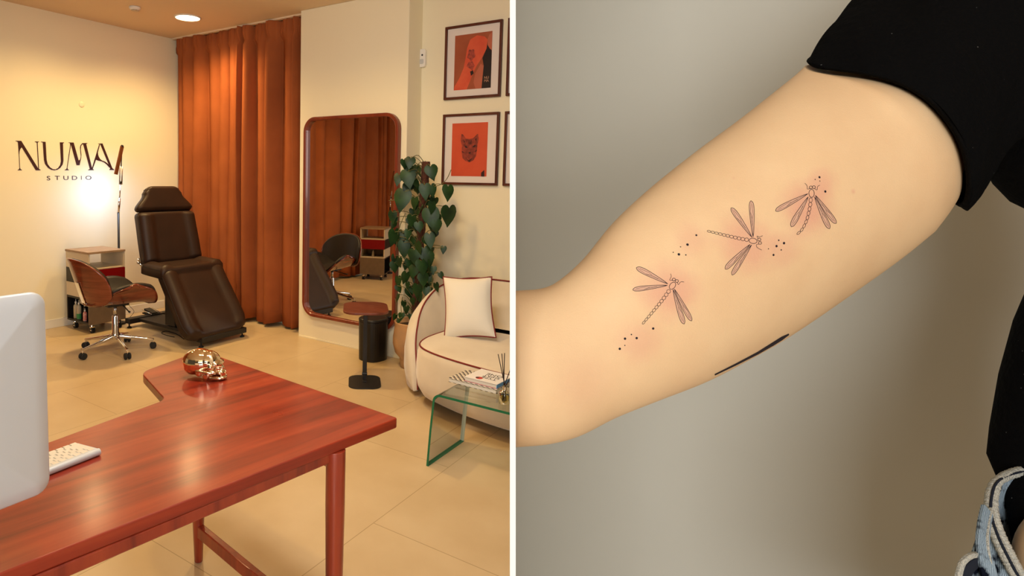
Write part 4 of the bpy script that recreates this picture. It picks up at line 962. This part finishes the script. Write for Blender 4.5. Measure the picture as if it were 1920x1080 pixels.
# arm stations: (top x, top y, bottom x, bottom y, depth, tilt)
ST = [(900, 553, 900, 838, .470, .0), (967, 546, 967, 832, .470, .0), (1018, 541, 1030, 826, .470, .0), (1052, 524, 1087, 810, .472, .0), (1096, 484, 1156, 775, .476, .02), (1150, 418, 1238, 741, .482, .05), (1220, 352, 1321, 708, .490, .10),
      (1305, 284, 1398, 670, .500, .16), (1385, 225, 1480, 624, .510, .22), (1460, 166, 1589, 549, .520, .30), (1500, 134, 1695, 466, .530, .40), (1516, 121, 1784, 379, .535, .47), (1534, 104, 1802, 362, .539, .47), (1578, 56, 1832, 322, .546, .46), (1628, 6, 1870, 270, .556, .44), (1700, -60, 1950, 210, .57, .4), (1800, -160, 2050, 150, .60, .3), (1900, -260, 2160, 110, .64, .2)]
def spl(S_, n):
    out = []
    for i in range(len(S_) - 1):
        p0 = S_[max(i - 1, 0)]; p1 = S_[i]; p2 = S_[i + 1]; p3 = S_[min(i + 2, len(S_) - 1)]
        for k in range(n):
            t = k / n; out.append(tuple(.5 * ((2 * b) + (c - a) * t + (2 * a - 5 * b + 4 * c - d) * t * t + (3 * b - a - 3 * c + d) * t ** 3) for a, b, c, d in zip(p0, p1, p2, p3)))
    out.append(tuple(S_[-1])); return out
def ringof(s, grow=1.0, add=0.0, N=72, flat=.80, wob=None, ex=1.0):
    tx, ty, bx, by, d, tilt = s[:6]
    T, B_ = cpt(tx, ty, d), cpt(bx, by, d); C = (T + B_) / 2; E1 = (T - B_) / 2; a = E1.length * grow + add; E1.normalize()
    tc_ = (CP - C).normalized(); E2 = (tc_ - E1 * tc_.dot(E1)).normalized(); ax = E1.cross(E2).normalized()
    if ax.dot(CR) < 0: ax = -ax
    b = E1.length; b = a * flat; out = []
    for k in range(N):
        th_ = 2 * PI * k / N; c_, s_ = math.cos(th_), math.sin(th_)
        c2 = math.copysign(abs(c_) ** ex, c_); s2 = math.copysign(abs(s_) ** ex, s_)
        w_ = wob(k / N, s) if wob else 0
        out.append(C + E1 * c2 * (a + w_) + E2 * s2 * (b + w_) + ax * tilt * b * s_ * s_ * (1 + .55 * c_))
    return out
_ss = spl(ST, 7)
rings = [ringof(s, grow=(1.0 if i < 74 else max(.80, 1 - (i - 73) * .02)), ex=.92) for i, s in enumerate(_ss)]
# the elbow end rests flat against the partition
lim = th / 2 + .00015
p0 = vert(1, 1.5)
for r_ in rings:
    for p in r_:
        dd = (p - p0).dot(n_pl)
        if dd < lim: p += n_pl * (lim - dd)
body = MB(); body.loft(rings)
nskin = len(body.f)
bvh = BVHTree.FromPolygons([tuple(v) for v in body.v], body.f)
def onskin(x, y):
    d_ = ray(x, y).normalized(); h, n_, i_, ds = bvh.ray_cast(CP, d_)
    if h is None: return None
    if n_.dot(d_) > 0: n_ = -n_
    return h, n_
# torso and belly skin under the clothes
def tor(y, left, hw, d, dep=.10, N=40, cx=None):
    q0 = cpt(left, y, d); Fh = Vector((q0.x, q0.y, 0)).normalized(); Rh = Vector((Fh.y, -Fh.x, 0)); C = q0 + Rh * hw + Fh * .0
    return [C + Rh * hw * math.cos(2 * PI * k / N) + Fh * dep * math.sin(2 * PI * k / N) for k in range(N)]
body.loft([tor(y, l + 40, .125, .75, .065) for y, l in ((-250, 1930), (0, 1950), (250, 1960), (450, 1985), (700, 1935), (850, 1960), (1000, 2040), (1200, 2080), (1300, 2080))])
# belly showing in the gap of the waistband
bl = [cpt(x, y, .665) for x, y in ((1960, 1010),)]
body.ellipsoid(cpt(2003, 1062, .615), (.040, .036, .062), 32, 22)
# ---- tattoo lines: thin ink faces lying on the skin
ink = MB(); wash = MB()
def stroke(pts, w=.9, dens=4, closed=False):
    if closed: pts = pts + [pts[0]]
    P = []
    for i in range(len(pts) - 1):
        (x0, y0), (x1, y1) = pts[i], pts[i + 1]; n_ = max(1, int(math.hypot(x1 - x0, y1 - y0) / dens))
        for k in range(n_): P.append((x0 + (x1 - x0) * k / n_, y0 + (y1 - y0) * k / n_))
    P.append(pts[-1]); H = [onskin(*p) for p in P]
    L_, R_ = [], []
    for i, h in enumerate(H):
        if h is None: continue
        a = P[max(i - 1, 0)]; b = P[min(i + 1, len(P) - 1)]; dx, dy = b[0] - a[0], b[1] - a[1]; l = math.hypot(dx, dy) or 1
        ww = w * .50
        ha = onskin(P[i][0] - dy / l * ww, P[i][1] + dx / l * ww); hb = onskin(P[i][0] + dy / l * ww, P[i][1] - dx / l * ww)
        if ha and hb: L_.append(ha[0] + ha[1] * .00012); R_.append(hb[0] + hb[1] * .00012)
    if len(L_) > 1: ink.loft([L_, R_], closed=False, cap=False)
def smooth2(pts, n=5, closed=False):
    v = [Vector((x, y, 0)) for x, y in pts]
    if closed: v = [v[-1]] + v + [v[0], v[1]]
    o = catmull(v, n)
    if closed: o = o[n:-n]
    return [(p.x, p.y) for p in o]
def blob(x, y, r_=1.6):
    h = onskin(x, y)
    if h: 
        c_, n_ = h; u_ = n_.orthogonal().normalized(); v_ = n_.cross(u_); rr = r_ / F * .5; N = 10
        ink.add([c_ + n_ * .00014] + [c_ + n_ * .00012 + (u_ * math.cos(2 * PI * k / N) + v_ * math.sin(2 * PI * k / N)) * rr for k in range(N)], [(0, k + 1, (k + 1) % N + 1) for k in range(N)])
def Z5(pts): return [(1150 + x / 2.842, 300 + y / 2.842) for x, y in pts]
def wing(root, tip, bulge, w=.95, veins=True, lean=0):
    """long narrow wing from root to tip (photo coordinates on the skin)"""
    bulge *= .85; rx, ry = root; tx, ty = tip; dx, dy = tx - rx, ty - ry; l = math.hypot(dx, dy); ux_, uy_ = dx / l, dy / l; nx, ny = -uy_, ux_
    A = [(0, 0), (.15, .35), (.45, .75), (.75, 1.0), (.93, .75), (1, 0)]
    up = [(rx + dx * k + nx * bulge * b, ry + dy * k + ny * bulge * b) for k, b in A]
    dnn = [(rx + dx * k - nx * bulge * b * .8, ry + dy * k - ny * bulge * b * .8) for k, b in A]
    bulge_ = bulge
    ua, da = smooth2(up, 3), smooth2(dnn, 3); L_, R_ = [], []
    for (x0, y0), (x1, y1) in zip(ua, da):
        h0, h1, hm = onskin(x0, y0), onskin(x1, y1), onskin((x0 + x1) / 2, (y0 + y1) / 2)
        if h0 and h1 and hm: L_.append([h0[0] + h0[1] * .00006, hm[0] + hm[1] * .00006, h1[0] + h1[1] * .00006])
    wash.loft(L_, closed=False, cap=False)
    stroke(smooth2(up), w); stroke(smooth2(dnn), w)
    if veins:
        stroke([(rx, ry), (rx + dx * .5 + nx * bulge * .1, ry + dy * .5 + ny * bulge * .1), (rx + dx * .62 + nx * bulge * .5, ry + dy * .62 + ny * bulge * .5), (rx + dx * .9 + nx * bulge * .3, ry + dy * .9 + ny * bulge * .3)], .5)
        stroke([(rx + dx * .3, ry + dy * .3), (rx + dx * .7 - nx * bulge * .45, ry + dy * .7 - ny * bulge * .45), (rx + dx * .95, ry + dy * .95)], .45)
        stroke([(rx + dx * .5 + nx * bulge * .1, ry + dy * .5 + ny * bulge * .1), (rx + dx * .68 - nx * bulge * .4, ry + dy * .68 - ny * bulge * .4)], .45)
def oval(c_, a, b, ang, w=.9, n=16):
    stroke([(c_[0] + a * math.cos(t_) * math.cos(ang) - b * math.sin(t_) * math.sin(ang), c_[1] + a * math.cos(t_) * math.sin(ang) + b * math.sin(t_) * math.cos(ang)) for t_ in [2 * PI * k / n for k in range(n)]], w, 3, True)
def tail(path, w0, w1, nseg):
    pp = smooth2(path, 10); ln = [0]
    for i in range(len(pp) - 1): ln.append(ln[-1] + math.hypot(pp[i + 1][0] - pp[i][0], pp[i + 1][1] - pp[i][1]))
    def pt(k):
        s_ = k * ln[-1]
        for i in range(len(pp) - 1):
            if s_ <= ln[i + 1] + 1e-6: f_ = (s_ - ln[i]) / max(1e-6, ln[i + 1] - ln[i]); return (pp[i][0] + (pp[i + 1][0] - pp[i][0]) * f_, pp[i][1] + (pp[i + 1][1] - pp[i][1]) * f_), math.atan2(pp[i + 1][1] - pp[i][1], pp[i + 1][0] - pp[i][0])
        return pp[-1], math.atan2(pp[-1][1] - pp[-2][1], pp[-1][0] - pp[-2][0])
    for k in range(nseg):
        (x, y), an = pt((k + .5) / nseg); oval((x, y), ln[-1] / nseg * .52, (w0 + (w1 - w0) * k / nseg), an, .85, 10)
def dragonfly(head, thorax, ta, wings, tailp, ants, nseg=9, tw=(3.0, 1.7)):
    oval(thorax, 7.5, 5.0, ta, 1.0)
    for h in head: oval(h, 3.1, 2.6, 0, 1.0, 10)
    for w_ in wings: wing(*w_)
    tail(tailp, tw[0], tw[1], nseg)
    for a in ants: stroke(smooth2(a), .8)
q5 = lambda x, y: (1150 + x / 2.842, 300 + y / 2.842)
# lower left dragonfly
dragonfly([q5(322, 637), q5(338, 645)], q5(315, 670), math.radians(-52), [(q5(290, 660), q5(122, 574), 6.5), (q5(288, 668), q5(103, 692), 5.5), (q5(318, 690), q5(377, 874), 6), (q5(325, 688), q5(417, 857), 5.5)],
          [q5(300, 692), q5(262, 745), q5(212, 806), q5(155, 874)], [[q5(318, 640), q5(300, 640), q5(308, 622), q5(305, 606)], [q5(340, 650), q5(346, 664), q5(358, 650), q5(376, 650)]], 11, (3.6, 1.7))
# middle dragonfly
dragonfly([q5(777, 424), q5(781, 442)], q5(744, 431), math.radians(8), [(q5(738, 412), q5(627, 255), 6), (q5(744, 410), q5(733, 217), 6), (q5(728, 450), q5(596, 582), 6), (q5(736, 452), q5(632, 613), 5.5)],
          [q5(720, 426), q5(680, 420), q5(600, 402), q5(500, 378)], [[q5(772, 420), q5(765, 406), q5(780, 410), q5(795, 403)], [q5(776, 448), q5(762, 452), q5(766, 466), q5(790, 480)]], 11, (3.4, 1.6))
# upper right dragonfly
dragonfly([q5(1052, 146), q5(1068, 145)], q5(1056, 178), math.radians(88), [(q5(1036, 180), q5(864, 272), 6), (q5(1038, 196), q5(948, 356), 6.5), (q5(1076, 188), q5(1187, 338), 6), (q5(1072, 196), q5(1152, 366), 6)],
          [q5(1052, 202), q5(1047, 250), q5(1030, 320), q5(1005, 370), q5(978, 396)], [[q5(1050, 150), q5(1034, 155), q5(1032, 138), q5(1020, 124)], [q5(1070, 150), q5(1084, 160), q5(1088, 142), q5(1100, 134)]], 9, (3.2, 1.7))
for x, y, r_ in ((442, 401, 1.7), (395, 451, 2.2), (349, 503, 2.2), (386, 506, 1.2), (358, 463, 1), (319, 492, 1), (212, 898, 2.1), (124, 949, 2.1), (62, 952, 2.1), (96, 930, 1.2), (34, 1006, 2.1), (61, 988, 1),
                 (909, 443, 2.3), (869, 459, 2.2), (853, 506, 2.0), (881, 428, 1.4), (894, 479, 1.3), (826, 473, 1), (1098, 92, 2.0), (1129, 168, 2.2), (1075, 104, 1), (1100, 112, .9)): blob(*q5(x, y), r_ * .95)
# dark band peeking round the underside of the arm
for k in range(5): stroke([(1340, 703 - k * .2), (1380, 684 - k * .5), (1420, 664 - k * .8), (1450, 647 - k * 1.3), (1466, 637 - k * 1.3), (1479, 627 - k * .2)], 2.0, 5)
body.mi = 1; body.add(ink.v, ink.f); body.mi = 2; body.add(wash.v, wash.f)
def skin_mat():
    m = mat('bare_skin', S(236, 180, 138), .5, spec=.3, sss=.05)
    tc = nd(m, 'ShaderNodeTexCoord'); n = nd(m, 'ShaderNodeTexNoise'); n.inputs['Scale'].default_value = 22; n.inputs['Detail'].default_value = 6
    cr = nd(m, 'ShaderNodeValToRGB'); cr.color_ramp.elements[0].position = .3; cr.color_ramp.elements[1].position = .72; cr.color_ramp.elements[0].color = SK_A; cr.color_ramp.elements[1].color = SK_B
    lk(m, tc.outputs['Object'], n.inputs['Vector']); lk(m, n.outputs['Fac'], cr.inputs['Fac'])
    last = cr.outputs['Color']
    # irritated pink skin around the fresh tattoos
    sp = [((1255, 545), .026, .62), ((1400, 455), .026, .58), ((1516, 390), .025, .70), ((1300, 450), .016, .3), ((1375, 335), .0003, .55), ((1600, 360), .0003, .55), ((1200, 640), .020, .35), ((1465, 470), .018, .35), ((1540, 345), .014, .4), ((1100, 720), .03, .15)]
    off_ = person.matrix_basis.inverted()
    for (x, y), r_, k in sp:
        h = onskin(x, y)
        if not h: continue
        c_ = off_ @ h[0]
        vm = nd(m, 'ShaderNodeVectorMath', operation='DISTANCE'); vm.inputs[1].default_value = c_
        ns = nd(m, 'ShaderNodeTexNoise'); ns.inputs['Scale'].default_value = 60
        ad = nd(m, 'ShaderNodeMath', operation='MULTIPLY_ADD'); ad.inputs[1].default_value = .014; lk(m, tc.outputs['Object'], ns.inputs['Vector']); lk(m, ns.outputs['Fac'], ad.inputs[0]); lk(m, vm.outputs['Value'], ad.inputs[2])
        mr = nd(m, 'ShaderNodeMapRange', interpolation_type='SMOOTHSTEP'); mr.inputs['From Min'].default_value = r_ * .25 + .0055; mr.inputs['From Max'].default_value = r_ + (.009 if r_ > .001 else .0085); mr.inputs['To Min'].default_value = k; mr.inputs['To Max'].default_value = 0
        lk(m, tc.outputs['Object'], vm.inputs[0]); lk(m, ad.outputs[0], mr.inputs['Value'])
        mx = nd(m, 'ShaderNodeMix', data_type='RGBA'); mx.inputs[7].default_value = SK_P; lk(m, mr.outputs['Result'], mx.inputs[0]); lk(m, last, mx.inputs[6]); last = mx.outputs[2]
    lk(m, last, bsdf(m).inputs['Base Color'])
    b = nd(m, 'ShaderNodeBump'); b.inputs['Strength'].default_value = .06; b.inputs['Distance'].default_value = .002; n2 = nd(m, 'ShaderNodeTexVoronoi'); n2.inputs['Scale'].default_value = 900
    lk(m, tc.outputs['Object'], n2.inputs['Vector']); lk(m, n2.outputs['Distance'], b.inputs['Height']); lk(m, b.outputs['Normal'], bsdf(m).inputs['Normal'])
    return m
SK_A, SK_B, SK_P = S(236, 198, 154), S(243, 208, 164), S(226, 160, 138)
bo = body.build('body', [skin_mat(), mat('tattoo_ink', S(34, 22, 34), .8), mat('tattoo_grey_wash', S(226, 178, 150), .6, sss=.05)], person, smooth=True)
# ---- shirt: sleeve and torso
r = random.Random(4)
def wob(u, s):
    return .0022 * math.sin(u * 2 * PI * 5 + s[0] * .021) + .0016 * math.sin(u * 2 * PI * 9 + s[0] * .05) + .002 * math.sin(s[0] * .045 + u * 4)
HEM = [(1518, 122, 1780, 373, .535, .47), (1521, 118, 1784, 368, .536, .47), (1532, 105, 1794, 355, .538, .47), (1572, 54, 1828, 312, .546, .46), (1618, 0, 1875, 262, .556, .44), (1680, -70, 1960, 220, .57, .4), (1780, -180, 2060, 160, .60, .3), (1900, -280, 2180, 120, .64, .2)]
hs = spl(HEM, 7)
outer_ = [ringof(s, 1.0, .0026, N=96, flat=.84, ex=.92, wob=(wob if i > 3 else None)) for i, s in enumerate(hs)]
inner_ = [ringof(s, 1.0, -.0006, N=96, flat=.81, ex=.92) for s in hs[:6]][::-1]
sl = MB().loft(inner_ + outer_, cap=False)
TQ = [(-330, 1960), (-150, 1870), (0, 1850), (150, 1842), (270, 1840), (318, 1846), (345, 1864), (378, 1893), (392, 1920), (430, 1950), (480, 1953), (530, 1926), (600, 1902), (700, 1873), (800, 1852), (850, 1852), (900, 1868), (940, 1884), (1000, 1894), (1100, 1925), (1250, 1960)]
sl.loft([tor(y, l + 3 * math.sin(y * .05), .165, .74 if y < 810 else max(.668, .74 - (y - 810) * .0006), .12 if y < 850 else .07, 56) for y, l in TQ])
# neck and shoulder line above the frame
sl.build('shirt', M['shirt'], person, smooth=True)
# ---- jeans
def loopc(pts, n=7):
    v = [Vector((x, y, d)) for x, y, d in pts]; v = [v[-1]] + v + [v[0], v[1]]; o = catmull(v, n)[n:-n - 0]
    return [(p.x, p.y, p.z) for p in o][:len(pts) * n]
WB = [(1925, 879, .68), (1893, 888, .67), (1871, 902, .66), (1862, 930, .65), (1862, 962, .64), (1874, 1000, .63), (1893, 1040, .62), (1917, 1082, .61), (1960, 1130, .60), (2040, 1170, .60), (2140, 1170, .62), (2230, 1100, .66), (2260, 1000, .70), (2200, 910, .74), (2080, 872, .74), (1990, 868, .71)]
wl = loopc(WB, 7)
def shift(l, dx, dy, dd, grow=0):
    cx_ = 2060; cy_ = 1000
    return [cpt(x + dx * (1 if x < cx_ else -1) + grow * (x - cx_) / 200, y + dy, d + dd) for x, y, d in l]
jm = MB()
jr = [[cpt(x, y, d) for x, y, d in wl]]
for dx, dy, dd in ((-4, 10, -.003), (-12, 30, -.004), (-20, 58, -.004), (-30, 95, -.002), (-48, 150, 0), (-70, 230, 0), (-90, 380, 0), (-90, 600, .0)):
    jr.append([cpt(x + dx * (1 if x < 2060 else -1) * min(1, abs(x - 2060) / 90), y + dy + 6 * math.sin(i * .7), d + dd) for i, (x, y, d) in enumerate(wl)])
jm.loft(jr, cap=False); jo = jm.build('jeans', M['denim'], person, smooth=True, solid=.003)
def band(offx, offy, offd, rad, nm, m):
    rr_ = random.Random(8); pts = [cpt(x + offx * (1 if x < 2060 else -1), y + offy, d + offd) for x, y, d in wl]; pts = catmull(pts + [pts[0]], 4)
    MB().tube(pts, [rad * (1 + rr_.uniform(-.10, .10)) for _ in pts], 8, cap=False).build(nm, m, jo, smooth=True)
band(1, 0, -.004, .0042, 'waistband_edge', M['fray']); band(-7, 6, -.007, .0042, 'waistband_edge', M['fray']); band(-3.0, 4, -.0105, .0012, 'waistband_seam', M['stitch'])
# belt loop and pocket flap on the left of the waist
def strip(ctr, w, nm, m, th_=.004):
    v = catmull([cpt(*c) for c in ctr], 8); rg = []
    for i, p in enumerate(v):
        tg = (v[min(i + 1, len(v) - 1)] - v[max(i - 1, 0)]).normalized(); s_ = tg.cross(CF).normalized(); n_ = s_.cross(tg).normalized()
        rg.append([p + s_ * a * w / 2 + n_ * b * th_ / 2 for a, b in ((-1, -1), (1, -1), (1, 1), (-1, 1))])
    MB().loft(rg).build(nm, m, jo, smooth=False, bevel=.001)
strip([(1851, 955, .628), (1845, 985, .618), (1843, 1020, .608), (1850, 1060, .60), (1860, 1100, .60)], .014, 'belt_loop', M['denim'])
strip([(1858, 952, .630), (1851, 985, .618), (1850, 1020, .607), (1857, 1060, .60), (1866, 1100, .60)], .0022, 'belt_loop_edge', M['fray'])
strip([(1796, 1084, .60), (1804, 1056, .60), (1820, 1042, .602), (1836, 1040, .606)], .005, 'pocket_edge', M['fray'])
strip([(1803, 1100, .601), (1812, 1072, .601), (1826, 1056, .603), (1842, 1052, .607)], .010, 'pocket_seam', M['stitch'])
pk = MB(); pk.add([cpt(*c) for c in ((1798, 1086, .604), (1806, 1058, .604), (1822, 1044, .606), (1850, 1040, .61), (1870, 1100, .612), (1860, 1220, .612), (1790, 1220, .606))], [(0, 1, 2, 3, 4, 5, 6)]); pk.build('pocket_flap', M['denim'], jo, solid=.004)

# ------------------------------------------------------------------ light
def lamp(kind, nm, loc, energy, col=(1, 1, 1), size=.2, aim=None, size_y=None, spot=None, blend=.6, spread=None):
    l = bpy.data.lights.new(nm, kind); l.energy = energy; l.color = col
    if kind == 'AREA':
        l.size = size
        if size_y: l.shape = 'RECTANGLE'; l.size_y = size_y
        if spread: l.spread = math.radians(spread)
    elif kind == 'SPOT': l.shadow_soft_size = size; l.spot_size = math.radians(spot or 120); l.spot_blend = blend
    else: l.shadow_soft_size = size
    o = bpy.data.objects.new(nm, l); COL.objects.link(o); o.location = loc
    if aim is not None: o.rotation_euler = (Vector(aim) - Vector(loc)).to_track_quat('-Z', 'Y').to_euler()
    return o
WARM = (1.0, .685, .29)
for i, (x, y, e) in enumerate(((c1.x, c1.y, 112), (c2.x, c2.y, 76), (-4.3, 1.7, 26), (-2.85, 2.9, 72), (-1.9, 1.2, 34))):
    lamp('SPOT', 'downlight_%s' % 'abcdefg'[i], (x, y, ZC - .02), e * KW_, WARM, .07, (x, y, 0), spot=150, blend=.9)
lamp('AREA', 'lamp_glow', lampc + Vector((0, 0, -.24)), 3.6, (.27, .55, 1.0), .05, lampc + lampd + Vector((0, .1, -1.3)), size_y=.20)
lamp('AREA', 'daylight_window', (1.2, -3.2, 1.9), 132, (.985, .985, .96), 2.2, (-1.6, 3.0, .9), size_y=1.8)
lamp('AREA', 'room_fill', (-1.35, 1.5, 2.93), 48 * KD_, (1.0, .94, .86), .9, (-1.7, 3.3, .5), size_y=.6)  # unseen neutral fill lamp, added to brighten the sofa side of the room
w = bpy.data.worlds.new('world'); sc.world = w; w.use_nodes = True; w.node_tree.nodes['Background'].inputs['Color'].default_value = (.9, .72, .5, 1); w.node_tree.nodes['Background'].inputs['Strength'].default_value = .07
